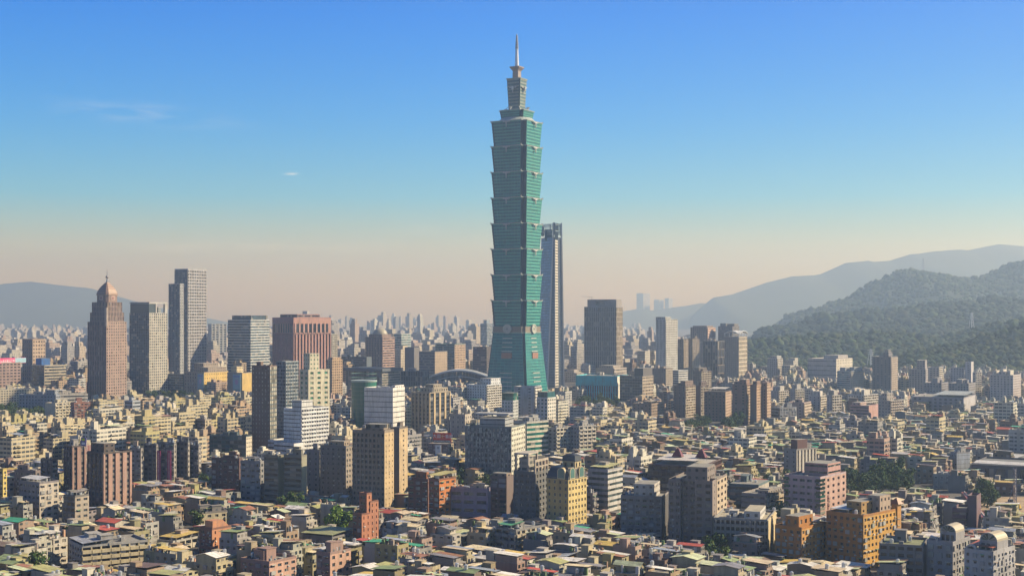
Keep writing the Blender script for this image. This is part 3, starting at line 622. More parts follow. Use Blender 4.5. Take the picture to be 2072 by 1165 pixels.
B('office_block', 'glassy fin tower', 'slender blue-grey glass tower with horizontal fins all round', 559.5, 578, 604, 733, 1260, (.30, .33, .35), ('c', 2, 3.2, 0, .62, .4, (.22, .26, .28)), ('c', 2, 3.2, 0, .6, .4, (.36, .40, .42)), a=35, gc=(.05, .08, .10), pent=[(.05, .5, .1, .8, 730, (.08, .1, .12), X)])
B('office_block', 'cream green-window tower', 'cream tower with bright green glass panels up its front', 606, 624, 667, 750, 1320, (.60, .56, .42), ('p', 6, 5, .5, .5, .5), ('p', 9, 5, .45, .45, .6), a=30, gc=(.03, .17, .10), pent=[(.2, .9, .1, .55, 715)], huts=1)
B('hospital', 'stepped white hospital', 'white stepped hospital with ribbed end wall and balcony rows', 574, 610, 665, 829, 1165, (.74, .75, .75), ('b', 3, 3.4, .99, .22, .15), ('l', 3.2, 3.4, .85, .5, .5), a=33, pent=[(.45, .98, .02, .42, 810, (.62, .62, .61), ('b', 3, 3.4, .9, .15, .15))], vols=[(0, 1, 0, 1, 829), (-1.15, .0, .15, .9, 898, ('b', 3, 3.6, .98, .35, .2), X), (.002, 1.12, -.35, 0, 897, ('b', 3, 3.6, .98, .3, .2), X)])
B('hospital', 'white slatted hospital', 'white hospital block with thin dark window slits', 737, 795, 819, 788, 1370, (.78, .75, .72), ('b', 6, 5, .96, .13, .2), ('b', 6, 5, .97, .16, .3), a=24, cr=(.66, .64, .6), pent=[(.88, .995, .2, .95, 780)], tanks=4, par=1.6)
def drum(rt, L, D, z, Y):
    m = MB(); x, y = 0, -D * .1; m.cyl(x, y, 0, gz(772, Y), 13.2, 13.2, 30, GLASS, (.03, .14, .10)); m.cyl(x, y, gz(772, Y), gz(769, Y), 13.6, 13.6, 30, SIGN, (.3, .36, .34))
    for k in range(12): m.cyl(x, y, 12 + k * 4.4, 12.5 + k * 4.4, 13.3, 13.3, 30, WALL, (.10, .22, .18), cap=False)
    m.build('round_glass_stairwell', rt)
B('office_block', 'green glass drum building', 'green glass drum standing at the back corner of the white slatted hospital', 727, 738, 748, 785, 1420, (.2, .2, .19), CW, CW, a=30, extra=drum)
B('office_block', 'beige art-deco block', 'beige stone block with stepped roof, vertical piers and half-shaded front', 832, 869, 912, 796, 1400, (.34, .29, .22), ('v', 4.5, 4, .5, .6, .6, (.2, .17, .13)), ('v', 9, 4, .7, .7, .8, (.06, .07, .09)), a=33, cr=(.55, .42, .24), pent=[(.15, .9, .3, .95, 786), (.3, .75, .4, .8, 779)], huts=2, tanks=2)
B('office_block', 'dark glass hall block', 'dark glass block with heavy overhanging flat roof', 700, 773, 810, 752, 2110, (.10, .12, .14), ('c', 5, 8, 0, .8, .3, (.07, .09, .1)), ('b', 4, 4, 1, .5, .3), a=33, gc=(.06, .075, .07), cr=(.30, .27, .23), extra=lambda rt, L, D, z, Y: slab(rt, L, D, z, 3, 5, (.10, .12, .15)))
B('office_block', 'long dark flat block', 'long dark flat-roofed block with rooftop sheds behind the dark glass hall', 692, 742, 752, 723, 2330, (.10, .13, .16), ('c', 4, 4, 0, .6, .2), X, a=30, huts=3)
def small_dome(rt, L, D, z, Y):
    m = MB(); s = min(L, D) * .36; n = 7
    m.loft([[(s * math.cos(q * .314) * math.cos(t * 1.5 / n), s * math.sin(q * .314) * math.cos(t * 1.5 / n), z + 5 + (gz(663.5, Y) - z - 5) * math.sin(t * 1.5 / n)) for q in range(20)] for t in range(n + 1)], SIGN, (.30, .28, .22)); m.cyl(0, 0, z, z + 5, s * 1.1, s * 1.1, 20, WALL, (.3, .2, .17)); m.build('dome', rt)
B('office_block', 'round-domed brown block', 'brown stepped block crowned by a low round dome', 739, 774, 799, 683, 2520, (.26, .18, .15), ('v', 3.4, 4.5, .55, .7, .4, (.15, .1, .09)), ('b', 3.5, 4.5, .9, .45, .4), a=29, cr=(.42, .27, .22), extra=small_dome, pent=[(.12, .88, .12, .88, 676)])
B('office_block', 'green and white office', 'green glass and white banded office behind the round-domed block', 796, 812, 832, 676, 2800, (.42, .46, .46), ('b', 4, 5, 1, .6, .2), ('b', 4, 5, .95, .45, .3), a=28, gc=(.03, .1, .1))
B('office_block', 'plain dark grey block', 'plain dark grey block with windowless walls', 819, 838, 850, 704, 2420, (.19, .18, .18), X, X, a=35)
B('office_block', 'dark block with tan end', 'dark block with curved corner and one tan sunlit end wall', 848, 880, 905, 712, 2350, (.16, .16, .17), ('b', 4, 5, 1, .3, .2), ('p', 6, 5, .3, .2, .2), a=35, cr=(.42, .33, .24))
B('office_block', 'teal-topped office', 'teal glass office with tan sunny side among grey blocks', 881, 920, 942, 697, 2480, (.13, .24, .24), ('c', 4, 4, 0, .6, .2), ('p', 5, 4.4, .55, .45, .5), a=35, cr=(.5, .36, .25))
B('office_block', 'dark block beside skyscraper', 'dark brown block standing right next to the green skyscraper', 957, 985, 998, 703, 2330, (.12, .10, .10), ('c', 4, 4, 0, .6, .2), P1, a=30)
B('office_block', 'pale blue round-topped tower', 'pale blue tower with a drum on top in the hazy distance', 972, 985, 997, 655, 3700, (.25, .30, .36), ('b', 4, 4, 1, .5, .3), ('b', 4, 4, 1, .5, .3), a=29, pent=[(.25, .75, .25, .75, 647)])
def arch_hall():
    Y = 2200; x0, x1 = gx(868, Y), gx(992, Y); cx = (x0 + x1) / 2; w = (x1 - x0) / 2
    rt = root('exhibition_hall', 'long low hall with a shallow arched grey roof below the green skyscraper', 'hall', (cx, Y + 45, 0)); add_foot((cx, Y + 45, 1, 0, w, 45)); LM.append((930, Y, cx, Y, 'arched grey hall', 750)); LIST.append(rt)
    zc = [gz(771 - 21 * math.sin(math.pi * (.12 + .78 * i / 20)), Y) for i in range(21)]; m, g_ = MB(), MB(); f = MB()
    for i in range(20):
        a, b_ = -w + 2 * w * i / 20, -w + 2 * w * (i + 1) / 20
        m.poly([(a, -46, zc[i]), (b_, -46, zc[i + 1]), (b_, 45, zc[i + 1]), (a, 45, zc[i])], SHEET, (.26, .29, .32)); f.bar((a, -46.5, zc[i]), (b_, -46.5, zc[i + 1]), 2, SIGN, (.42, .44, .47)); f.bar((a, -46.5, zc[i] - 9), (b_, -46.5, zc[i + 1] - 9), 1.4, SIGN, (.35, .37, .4))
        g_.poly([(a, -45, 0), (b_ - .3, -45, 0), (b_ - .3, -45, zc[i + 1]), (a, -45, zc[i])], GLASS, (.05, .09, .12))
    g_.box(-w, w, 44, 45, 0, min(zc), FAR, (.3, .3, .3)); g_.build('glazing', rt); m.build('arched_roof', rt); f.build('roof_edge', rt)
arch_hall()
B('exhibition_hall', 'flat dark hall', 'low dark hall with white rooftop machinery beside the arched hall', 811, 855, 868, 752, 2160, (.10, .13, .17), ('v', 4, 8, .7, .8, .4, (.1, .12, .15)), ('v', 4, 8, .7, .8, .4), a=20, huts=4, roofc=(.2, .22, .24))
B('public_building', 'turquoise building', 'bright turquoise building with long window bays and a white end wall', 1165, 1249, 1270, 762, 1960, (.06, .50, .58), ('v', 3.4, 11, .55, .9, .7, (.07, .36, .42)), X, a=20, cr=(.75, .73, .66), vols=[(0, 1, 0, 1, 781), (0, 1, 0, 1, 762, X, X, None, 781)], par=1.2, huts=2)
B('office_block', 'beige roof-hut office', 'plain beige flat block with long roof huts behind the turquoise building', 1205, 1243, 1268, 746, 2200, (.40, .34, .29), X, ('b', 4, 5, .95, .25, .2), a=30, pent=[(.05, .8, .2, .8, 740)])
def cut_top(rt, L, D, z, Y):
    m = MB(); c = (.27, .25, .24); zt = gz(605.5, Y); a = .09; x0, x1, y0, y1 = -L / 2 + L * a, L / 2 - .5, -D / 2 + D * .05, D / 2 - D * .15
    xa, xb, za = -L / 2 + L * .36, -L / 2 + L * .66, gz(609, Y); zb = gz(618, Y)
    m.box(x0, xa, y0, y1, z, zt, WALL, c, bottom=True); m.box(xb, x1, y0, y1, z, zt, WALL, c); m.box(xa, xb, y0, y1, za, zt, WALL, c, bottom=True); m.box(xa, xb, y0, y1, z, zb, WALL, c); m.box(xa, xb, y0 + 9, y0 + 10, zb, za, WALL, (.5, .47, .43))
    m.build('crown_with_square_opening', rt); cr_ = MB(); cr_.bar((x0 + 8, y0 + 3, zt), (x0 + 8, y0 + 3, zt + 5), .8, STEEL, (.5, .5, .5)); cr_.bar((x0 + 9, y0 + 3, zt + 4.5), (x0 - 12, y0 + 3, zt + 6), .6, STEEL, (.5, .5, .5)); cr_.build('roof_crane', rt)
B('office_block', 'square-holed office tower', 'large dark office tower with a square opening in its crown', 1182, 1247, 1260, 622, 2540, (.22, .215, .225), ('v', 3.6, 9, .6, .8, .6, (.13, .13, .14)), ('v', 8, 9, .62, .8, .8, (.3, .26, .2)), a=20, cr=(.46, .38, .28), extra=cut_top, cat='tower', par=1.5)
B('apartment_block', 'slim white tower', 'slim white apartment tower with pale green balconies up its bright side', 1327, 1347, 1371, 647, 2420, (.52, .52, .50), ('p', 8, 4, .3, .4, .4), ('l', 5, 4, .86, .45, .6), a=36, cr=(.74, .72, .66), cat='tower', pent=[(.0, .95, .0, .5, 641)])
B('apartment_block', 'dark twin block', 'darker of two joined brown apartment slabs beside the slim white tower', 1371, 1383, 1395, 687, 2480, (.20, .155, .13), P1, ('l', 5, 3.4, .8, .5, .5), a=29, cr=(.46, .38, .30), huts=1)
B('apartment_block', 'lit twin block', 'brown apartment slab with paler balconies, joined to its darker twin', 1393, 1401, 1415, 686, 2450, (.22, .17, .14), P1, ('l', 5, 3.4, .8, .5, .5), a=29, cr=(.48, .40, .32), huts=1)
B('apartment_block', 'gabled pinkish tower', 'pinkish tower with a pale gabled crown behind the brown slabs', 1397, 1432, 1448, 663, 2780, (.28, .22, .2), ('v', 4, 4, .5, .6, .5, (.2, .16, .15)), ('p', 4.5, 5, .5, .5, .6), a=30, cr=(.60, .42, .34), pent=[(.1, .9, .1, .9, 659)], cat='tower')
B('apartment_block', 'half-built dark tower', 'dark tower under construction with one flat tan side screen', 1422, 1452, 1467, 691, 2520, (.13, .12, .13), ('v', 5, 7, .8, .9, .6, (.1, .1, .11)), ('c', 7, 16, 0, .95, .5), a=33, gc=(.04, .045, .055), cr=(.45, .34, .27), roofc=(.3, .1, .08), huts=2, cat='tower')
B('apartment_block', 'dark blunt tower', 'dark tower with two upright pale roof fins', 1453, 1482, 1496, 661, 2780, (.17, .16, .165), P1, P1, a=33, pent=[(.1, .5, .1, .5, 654, (.2, .2, .2)), (.5, .98, .3, .9, 655)], cat='tower')
def wave_roof(rt, L, D, z, Y):
    m = MB()
    for s, (a, b_, vert) in enumerate(((-L / 2, L / 2, 0), (-D / 2, D / 2, 1))):
        for k in range(10):
            t0, t1 = k / 10, (k + 1) / 10; p0, p1 = a + (b_ - a) * t0, a + (b_ - a) * t1; h0, h1 = z + 4 + 7 * math.sin(math.pi * (t0 * .8 + .1)), z + 4 + 7 * math.sin(math.pi * (t1 * .8 + .1))
            if vert: q = [(L / 2 + 1.5, p0, h0), (L / 2 + 1.5, p1, h1), (L * .05, p1, h1 + 1), (L * .05, p0, h0 + 1)]
            else: q = [(p0, -D / 2 - 1.5, h0), (p1, -D / 2 - 1.5, h1), (p1, D * .1, h1 + 1), (p0, D * .1, h0 + 1)]
            m.poly(q, SIGN, (.6, .6, .6)); m.bar(q[0], q[1], 1.0, SIGN, (.66, .66, .66))
        for t in (.02, .34, .66, .98): p = a + (b_ - a) * t; m.bar((L / 2, p, z) if vert else (p, -D / 2, z), (L / 2, p, z + 4 + 7 * math.sin(math.pi * (t * .8 + .1))) if vert else (p, -D / 2, z + 4 + 7 * math.sin(math.pi * (t * .8 + .1))), .8, SIGN, (.6, .6, .6))
    m.build('curved_roof', rt)
B('apartment_block', 'wavy-roofed tower', 'beige tower under white curved roof wings', 1466, 1495, 1512, 682, 2460, (.29, .25, .225), ('p', 4, 3.8, .45, .45, .4), ('p', 5, 7.5, .5, .75, .7), a=33, cr=(.58, .50, .38), extra=wave_roof, cat='tower')
B('office_block', 'sloped-screen block', 'dark block with a slanting roof screen and tan gridded side', 1254, 1300, 1322, 762, 1920, (.15, .14, .14), ('c', 4, 4, 0, .6, .2), ('p', 4.6, 4.4, .66, .5, .6), a=33, cr=(.46, .37, .27), pent=[(.6, .98, .1, .95, 745, (.12, .11, .11), X)], huts=1)
B('apartment_block', 'brown pointed-roof block', 'brown apartment block with a small pointed roof gable', 1320, 1347, 1361, 746, 2230, (.22, .185, .17), ('p', 4, 3.6, .4, .4, .4), ('l', 4, 3.4, .8, .5, .5), a=33, cr=(.5, .43, .34), huts=2)
B('office_block', 'small white clinic', 'small white building with a tall window bay among brown towers', 1361, 1373, 1392, 750, 2260, (.5, .52, .54), ('b', 4, 4, .9, .4, .4), ('b', 3.5, 4, .8, .4, .3), a=35, cr=(.7, .68, .64))
B('apartment_block', 'chunky brown cluster', 'chunky brown apartments with crowded cream balconies', 1402, 1419, 1439, 752, 2080, (.19, .15, .125), P1, LB, a=33, cr=(.46, .38, .28), pent=[(.1, .6, .1, .9, 744)], huts=1)
B('apartment_block', 'wide brown low block', 'wide brown low block under the sloped-screen building', 1280, 1318, 1345, 818, 1600, (.27, .20, .15), ('p', 5, 3.4, .4, .4, .35), P1, a=28, huts=2, canopy=(.5, .95, .1, .9, 3, (.42, .36, .27)))
BT = (.21, .15, .125)
B('apartment_block', 'grey-striped brown tower', 'brown tower with a pale grey stripe down its shaded corner', 1363, 1387, 1407, 782, 1620, BT, ('p', 6, 3.2, .25, .4, .4), LB, a=33, cr=(.50, .41, .30), pent=[(.5, .9, .1, .9, 771), (.1, .45, .3, .8, 775)], tanks=2, group='brown apartment towers')
B('apartment_block', 'narrow cream-sided tower', 'narrow brown tower with cream balconied side next to the grey-striped tower', 1408, 1418, 1434, 781, 1660, BT, X, LB, a=33, cr=(.48, .40, .3), pent=[(.2, .8, .2, .8, 772)], group='brown apartment towers')
B('apartment_block', 'broad brown slab', 'broad plain brown slab with neat rows of small windows', 1425, 1468, 1480, 794, 1560, (.23, .155, .12), ('p', 4, 3.2, .35, .4, .4), ('p', 5, 3.2, .4, .4, .4), a=22, cr=(.42, .3, .22), canopy=(.2, .95, .2, .9, 4, (.5, .47, .42)), group='brown apartment towers')
B('apartment_block', 'reddish brown tower', 'reddish brown tower with a white utility column', 1482, 1511, 1521, 779, 1515, (.27, .165, .125), ('p', 7, 3.2, .3, .4, .3), ('l', 4, 3.2, .8, .5, .5), a=26, cr=(.50, .38, .28), pent=[(.4, .9, .2, .9, 768), (.05, .35, .2, .8, 772)], group='brown apartment towers')
B('apartment_block', 'middle tan tower', 'tan-fronted brown tower squeezed between two reddish ones', 1518, 1531, 1541, 780, 1500, (.25, .16, .12), X, ('p', 3.4, 3.2, .5, .4, .4), a=33, cr=(.46, .31, .21), pent=[(.2, .9, .2, .9, 771)], group='brown apartment towers')
B('apartment_block', 'end brown tower', 'last brown tower of the row, flat roof and lit side strip', 1541, 1552, 1560, 776, 1510, (.25, .16, .125), ('p', 6, 3.2, .25, .4, .3), ('p', 4, 3.2, .5, .4, .4), a=33, cr=(.44, .31, .22), group='brown apartment towers')
def fins(rt, L, D, z, Y):
    r = random.Random(int(abs(L * 97)))
    for k in range(3):
        m = MB(); x = -L * .35 + k * L * .3; m.box(x - 2, x + 2, -D * .3, D * .1, z, z + r.uniform(6, 9), WALL, (.58, .54, .48)); m.box(x - .3, x + .3, -D * .31, -D * .3, z + 1, z + 5, GLASS, DG); m.build('roof_fin', rt)
for xl, xc, xr, tp, yy, lb, sh in ((1560, 1576, 1596, 792, 1850, 'white apartments with tall roof fins beside the last brown tower', 'finned white block'), (1599, 1609, 1628, 788, 1830, 'white finned apartments with stacked balcony bays', 'finned balcony block'), (1636, 1660, 1672, 802, 1680, 'white finned apartments with a dark glass flank', 'finned dark-flank block'), (1673, 1684, 1703, 801, 1660, 'white finned apartments with crowded window cages', 'finned caged block')):
    B('apartment_block', sh, lb, xl, xc, xr, tp, yy, (.5, .47, .44), ('p', 5, 3.2, .3, .4, .4), LB, a=33, cr=(.62, .56, .47), extra=fins, group='white finned apartments')
B('apartment_block', 'pinkish corner block', 'pinkish apartment block with flat overhanging roof and fin walls', 1594, 1627, 1641, 816, 1560, (.38, .29, .26), ('p', 8, 3.3, .2, .4, .3), ('l', 3.6, 3.3, .7, .5, .6), a=28, cr=(.58, .48, .38), huts=2, pent=[(.4, .7, .1, .6, 808)])
B('office_block', 'mixed glass apartments', 'blue-grey apartments with lots of glass below the white finned blocks', 1560, 1578, 1612, 826, 1530, (.24, .25, .28), ('b', 4, 3.4, .8, .5, .3), RS, a=33, huts=2, tanks=3)
B('public_building', 'long pale factory hall', 'long pale windowless hall with white roof box at the foot of the hills', 1634, 1692, 1725, 727, 2480, (.46, .42, .41), ('b', 6, 9, 1, .12, .2), ('p', 8, 5, .3, .4, .3), a=25, cr=(.6, .55, .46), pent=[(.45, .95, .2, .8, 719)])
B('apartment_block', 'white hillfoot block', 'white block with stepped end at the foot of the wooded hill', 1552, 1573, 1584, 726, 2560, (.46, .46, .47), P1, LB, a=33, cr=(.62, .57, .5), pent=[(.3, .9, .1, .9, 720)])
B('apartment_block', 'tall pale apartments', 'tall pale apartments with turquoise glass front and balconied side', 1694, 1722, 1748, 752, 2080, (.36, .38, .40), ('b', 4, 3.4, .85, .5, .3), LB, a=33, cr=(.58, .53, .45), gc=(.05, .13, .16), pent=[(.1, .5, .1, .6, 744), (.6, .95, .3, .9, 743)])
B('apartment_block', 'dark hillside tower', 'tall dark apartment tower alone in front of the green hillside', 1765, 1803, 1816, 723, 2080, (.17, .16, .175), ('p', 6, 3.4, .3, .5, .5), ('l', 6, 3.4, .6, .5, .9), a=22, cr=(.55, .46, .38), pent=[(.5, .8, .2, .8, 713), (.55, .75, .3, .7, 708)], cat='tower')
B('apartment_block', 'greyish block by hill', 'greyish apartments with a taller tank house against the hillside', 1839, 1873, 1878, 748, 2130, (.32, .3, .31), ('p', 4.5, 3.4, .45, .45, .4), P1, a=20, pent=[(.45, .95, .1, .9, 729)])
B('apartment_block', 'pale slab by hill', 'pale wide slab joined to the greyish hillside apartments', 1874, 1900, 1908, 744, 2180, (.46, .42, .4), ('p', 4.5, 3.4, .4, .4, .4), LB, a=22, cr=(.58, .53, .46))
B('apartment_block', 'lilac tall-core block', 'lilac-white apartments with one taller plain core by the hill', 1923, 1951, 1953, 745, 2090, (.42, .4, .43), ('p', 4, 3.4, .4, .4, .4), P1, a=20)
B('apartment_block', 'plain white core tower', 'plain white service core rising beside the lilac apartments', 1953, 1965, 1970, 733, 2080, (.48, .46, .48), ('p', 9, 3.4, .2, .4, .3), X, a=20)
B('apartment_block', 'bright end block', 'small bright block with balconies to the side of the white core tower', 1968, 1974, 1986, 754, 2040, (.48, .46, .46), P1, LB, a=28, cr=(.64, .58, .5))
B('apartment_block', 'domed grey block', 'grey low block with a small dark dome on its roof', 1869, 1905, 1919, 776, 1960, (.25, .24, .27), ('v', 4, 3.4, .5, .5, .4), P1, a=22, pent=[(.4, .7, .2, .8, 765, (.18, .17, .2), X)], huts=1)
B('apartment_block', 'second domed block', 'grey low block with an arched roof house beside the dark-domed one', 1920, 1960, 1974, 777, 1930, (.26, .25, .28), ('v', 4, 3.4, .5, .5, .4), ('p', 4, 3.4, .4, .4, .4), a=22, pent=[(.3, .6, .2, .8, 768, (.2, .19, .22), X)], huts=1)
B('apartment_block', 'pinkish castle block', 'pinkish white apartments with battlement-like roof posts at the edge of town', 2003, 2050, 2066, 760, 1900, (.48, .42, .42), ('p', 4.2, 3.4, .45, .45, .4), ('p', 4, 3.4, .4, .45, .4), a=18, pent=[(.35, .65, .1, .6, 752)], extra=fins)
B('public_building', 'white-canopied school', 'dark low building under a wide flat white roof', 1846, 1950, 1974, 806, 1660, (.24, .23, .28), ('p', 6, 4, .5, .5, .4), X, a=16, cr=(.45, .43, .45), canopy=(.4, 1.02, .0, .9, 4, (.30, .33, .33)), huts=1)
B('apartment_block', 'pink school block', 'rosy pink block with a square pale roof house', 1720, 1758, 1778, 822, 1560, (.42, .23, .23), ('b', 4, 3.4, .9, .4, .3), X, a=22, cr=(.5, .3, .28), pent=[(.05, .5, .1, .7, 815, (.5, .36, .33))])
B('apartment_block', 'pink-edged apartments', 'beige apartments with a pink end bay and stacked balconies', 1777, 1802, 1828, 812, 1540, (.38, .34, .31), ('p', 4, 3.3, .4, .45, .4), LB, a=28, cr=(.5, .42, .36), pent=[(.2, .6, .1, .6, 796)], huts=1)
B('apartment_block', 'twin-crowned white block', 'white apartments with twin roof blocks above the pink school', 1716, 1748, 1777, 800, 1700, (.5, .48, .47), P1, LB, a=28, cr=(.62, .57, .5), extra=fins)
# ------------------------------------------------------------------ middle distance
B('apartment_block', 'white punched apartments', 'white apartment tower block with dark square windows and balcony side', 945, 985, 1015, 780, 1700, (.60, .62, .64), ('p', 3.6, 3.3, .5, .4, .4), LB, a=33, cr=(.68, .64, .56), pent=[(.45, .98, .3, .95, 766)], huts=1)
B('apartment_block', 'grey-sided white block', 'white block showing a plain grey side with two window columns', 1040, 1082, 1096, 784, 1560, (.42, .42, .45), ('p', 14, 3.4, .22, .4, .3), ('l', 5, 3.4, .85, .5, .9), a=22, cr=(.68, .65, .58))
B('apartment_block', 'green-roofed small block', 'small white block with a dark green glass roof storey beside the grey-sided block', 1015, 1038, 1049, 812, 1540, (.5, .52, .53), ('p', 3.2, 4, .5, .4, .4), P1, a=25, pent=[(.02, .98, .02, .98, 795, (.02, .12, .09), ('c', 4, 6, 0, .8, .1))], gc=(.02, .09, .07))
B('apartment_block', 'green-capped white tower', 'white tower block capped by a green glass storey', 1086, 1108, 1125, 806, 1480, (.5, .52, .54), ('p', 4, 4, .55, .5, .4), ('p', 4, 4, .55, .45, .5), a=33, cr=(.68, .65, .58), pent=[(.05, .95, .05, .95, 793, (.02, .14, .10), ('c', 4, 6, 0, .8, .1))], gc=(.03, .09, .10))
B('apartment_block', 'beige corniced block', 'beige narrow block with cornice and planted roof', 912, 941, 954, 840, 1290, (.40, .35, .30), ('p', 5, 4.4, .25, .5, .3), ('p', 4, 4.4, .35, .45, .4), a=26, cr=(.50, .44, .36), huts=1)
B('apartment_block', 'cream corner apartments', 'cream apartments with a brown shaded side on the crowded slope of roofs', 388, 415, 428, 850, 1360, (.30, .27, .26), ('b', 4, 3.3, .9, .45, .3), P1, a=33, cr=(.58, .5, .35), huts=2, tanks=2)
B('office_block', 'dark teal office', 'dark teal glass office with a cream rounded end wall', 424, 498, 510, 884, 1130, (.05, .085, .10), ('c', 4, 3.6, 0, .65, .2, (.05, .07, .08)), ('p', 3.5, 3.4, .4, .4, .4), a=18, gc=(.02, .06, .07), cr=(.62, .55, .43), roofc=(.4, .37, .3), huts=2)
B('office_block', 'white blue-sided office', 'small pale blue-white office block below the domed brown tower', 252, 268, 284, 812, 1650, (.36, .40, .46), ('b', 4, 4, .9, .4, .3), ('b', 4, 4, .9, .4, .3), a=33, huts=1)
RW = [(262, 285, 290, 909, 962), (291, 316, 320, 901, 965), (318, 352, 357, 898, 968), (356, 380, 384, 896, 972), (382, 402, 407, 903, 975)]
for i, (sh, lb) in enumerate((('grey shaded walk-up', 'grey shaded apartment block with bands of small windows at the row end'), ('dark tiled shop block', 'dark tiled shop block beside the first magenta banner'), ('banner-hung block', 'dark block hung between two magenta banners, pale roof shed on top'), ('dark piered block', 'dark block with thin pale piers next to the second banner'), ('plain shaded block', 'plain shaded block closing the banner row'))):
    xl, xc, xr, tp, yy = RW[i]
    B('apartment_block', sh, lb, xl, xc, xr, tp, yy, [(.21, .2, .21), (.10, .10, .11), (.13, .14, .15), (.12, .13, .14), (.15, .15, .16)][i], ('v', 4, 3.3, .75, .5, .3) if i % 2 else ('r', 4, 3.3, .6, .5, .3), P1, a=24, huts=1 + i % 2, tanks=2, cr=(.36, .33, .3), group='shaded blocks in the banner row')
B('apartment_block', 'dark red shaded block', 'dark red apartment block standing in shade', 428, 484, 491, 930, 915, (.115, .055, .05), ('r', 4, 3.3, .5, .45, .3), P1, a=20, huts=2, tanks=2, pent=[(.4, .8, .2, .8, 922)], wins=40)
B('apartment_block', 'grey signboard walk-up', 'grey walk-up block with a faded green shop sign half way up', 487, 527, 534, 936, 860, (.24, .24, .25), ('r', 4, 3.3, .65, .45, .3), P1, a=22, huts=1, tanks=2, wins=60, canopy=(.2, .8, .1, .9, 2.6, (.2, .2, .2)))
B('apartment_block', 'olive-topped walk-up', 'olive grey walk-up block with a yellowish roof edge', 534, 563, 575, 924, 850, (.20, .19, .15), ('b', 4, 3.2, .8, .5, .5), X, a=26, huts=1, tanks=2, cr=(.30, .29, .18), roofc=(.4, .38, .2))
B('apartment_block', 'second olive walk-up', 'olive grey walk-up with banded floors and a cluttered flat roof', 574, 610, 621, 924, 845, (.21, .2, .16), ('b', 4, 3.2, .8, .5, .5), X, a=26, huts=2, tanks=3, cr=(.28, .27, .2), roofc=(.36, .33, .2))
B('apartment_block', 'dark grey narrow block', 'dark grey narrow apartment block with arched-looking small windows', 620, 645, 650, 913, 905, (.20, .185, .19), ('p', 5, 3.3, .3, .5, .3), P1, a=20, huts=1)
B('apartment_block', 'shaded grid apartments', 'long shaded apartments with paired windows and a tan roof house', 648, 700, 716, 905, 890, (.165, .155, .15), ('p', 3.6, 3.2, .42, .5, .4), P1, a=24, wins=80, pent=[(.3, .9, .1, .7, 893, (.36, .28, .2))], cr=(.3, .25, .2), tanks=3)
BB = (.245, .195, .15)
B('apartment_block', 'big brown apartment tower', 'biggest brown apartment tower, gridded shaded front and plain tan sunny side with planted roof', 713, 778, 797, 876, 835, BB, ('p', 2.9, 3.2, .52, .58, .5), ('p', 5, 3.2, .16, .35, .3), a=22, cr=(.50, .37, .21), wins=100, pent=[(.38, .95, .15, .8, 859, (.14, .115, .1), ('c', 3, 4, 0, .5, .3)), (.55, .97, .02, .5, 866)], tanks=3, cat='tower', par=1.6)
B('apartment_block', 'tan rear wing', 'tan wing with a single window column behind the big brown tower', 790, 808, 825, 868, 905, (.16, .13, .11), X, ('p', 9, 3.2, .12, .4, .3), a=22, cr=(.52, .39, .23), huts=1)
def plants(rt, L, D, z, Y):
    for k in range(4): inst('roof_plant', SHRUB, rt, (-L * .4 + k * L * .25, -D * .4, z), k)
def panel_fac(rt, L, D, z, Y):
    r = random.Random(3); m = MB(); e = (1, 0); O = (-L / 2, -D / 2); nx, ny = 30, 17
    for i in range(nx):
        for j in range(ny):
            if r.random() < .62:
                u0 = L * (i + .06) / nx; z0 = z * (j + r.choice((0, .2, .5))) / ny; c = r.choice([(.20, .24, .24), (.30, .34, .34), (.14, .15, .16), (.33, .36, .36), (.24, .23, .24)])
                pbox(m, O, e, u0, u0 + L / nx * r.choice((.45, .85)), z0, z0 + z / ny * r.choice((.5, .9, 1.0)), 0, r.choice((.15, .3)), SIGN, c)
    m.build('cladding_panel', rt); m = MB(); zf = z + 8
    for x in (-L * .42, -L * .1, L * .2): m.bar((x, D * .1, z), (x, D * .1, zf), .7, STEEL, (.45, .47, .48))
    m.box(-L * .45, L * .3, -D * .05, D * .3, zf, zf + 1, WALL, (.4, .41, .42), bottom=True); m.build('roof_frame', rt)
B('apartment_block', 'patchwork grey block', 'tall grey-green block clad in a random patchwork of panels', 941, 1035, 1063, 866, 950, (.15, .18, .19), ('p', 2.8, 3.4, .5, .6, .3), ('p', 3.8, 3.4, .5, .45, .4), a=18, cr=(.58, .56, .46), gc=(.05, .06, .07), extra=panel_fac, pent=[(.25, .8, .2, .8, 848, (.33, .34, .35), ('b', 3, 3.5, .9, .2, .2))], cat='tower')
B('office_block', 'green-striped office', 'white office block striped with green ribbon windows', 1040, 1066, 1110, 855, 1170, (.4, .4, .38), ('b', 4, 3.8, .9, .4, .3), ('b', 5, 4.2, 1, .55, .4), a=45, gc=(.01, .10, .08), cr=(.62, .58, .46), huts=3, tanks=4, canopy=(.1, .5, .1, .8, 4, (.5, .49, .46)))
B('apartment_block', 'first white balcony block', 'white apartment block crowded with balconies beside the green-striped office', 1109, 1126, 1155, 868, 1185, (.45, .43, .4), RS, LB, a=40, cr=(.62, .57, .46), huts=3, tanks=4, group='white balcony blocks')
B('apartment_block', 'second white balcony block', 'white apartment block with a narrow roof tower, next after the first balcony block', 1155, 1172, 1206, 864, 1190, (.42, .40, .38), RS, LB, a=40, cr=(.60, .55, .46), huts=2, tanks=4, pent=[(.2, .7, .1, .4, 856)], group='white balcony blocks')
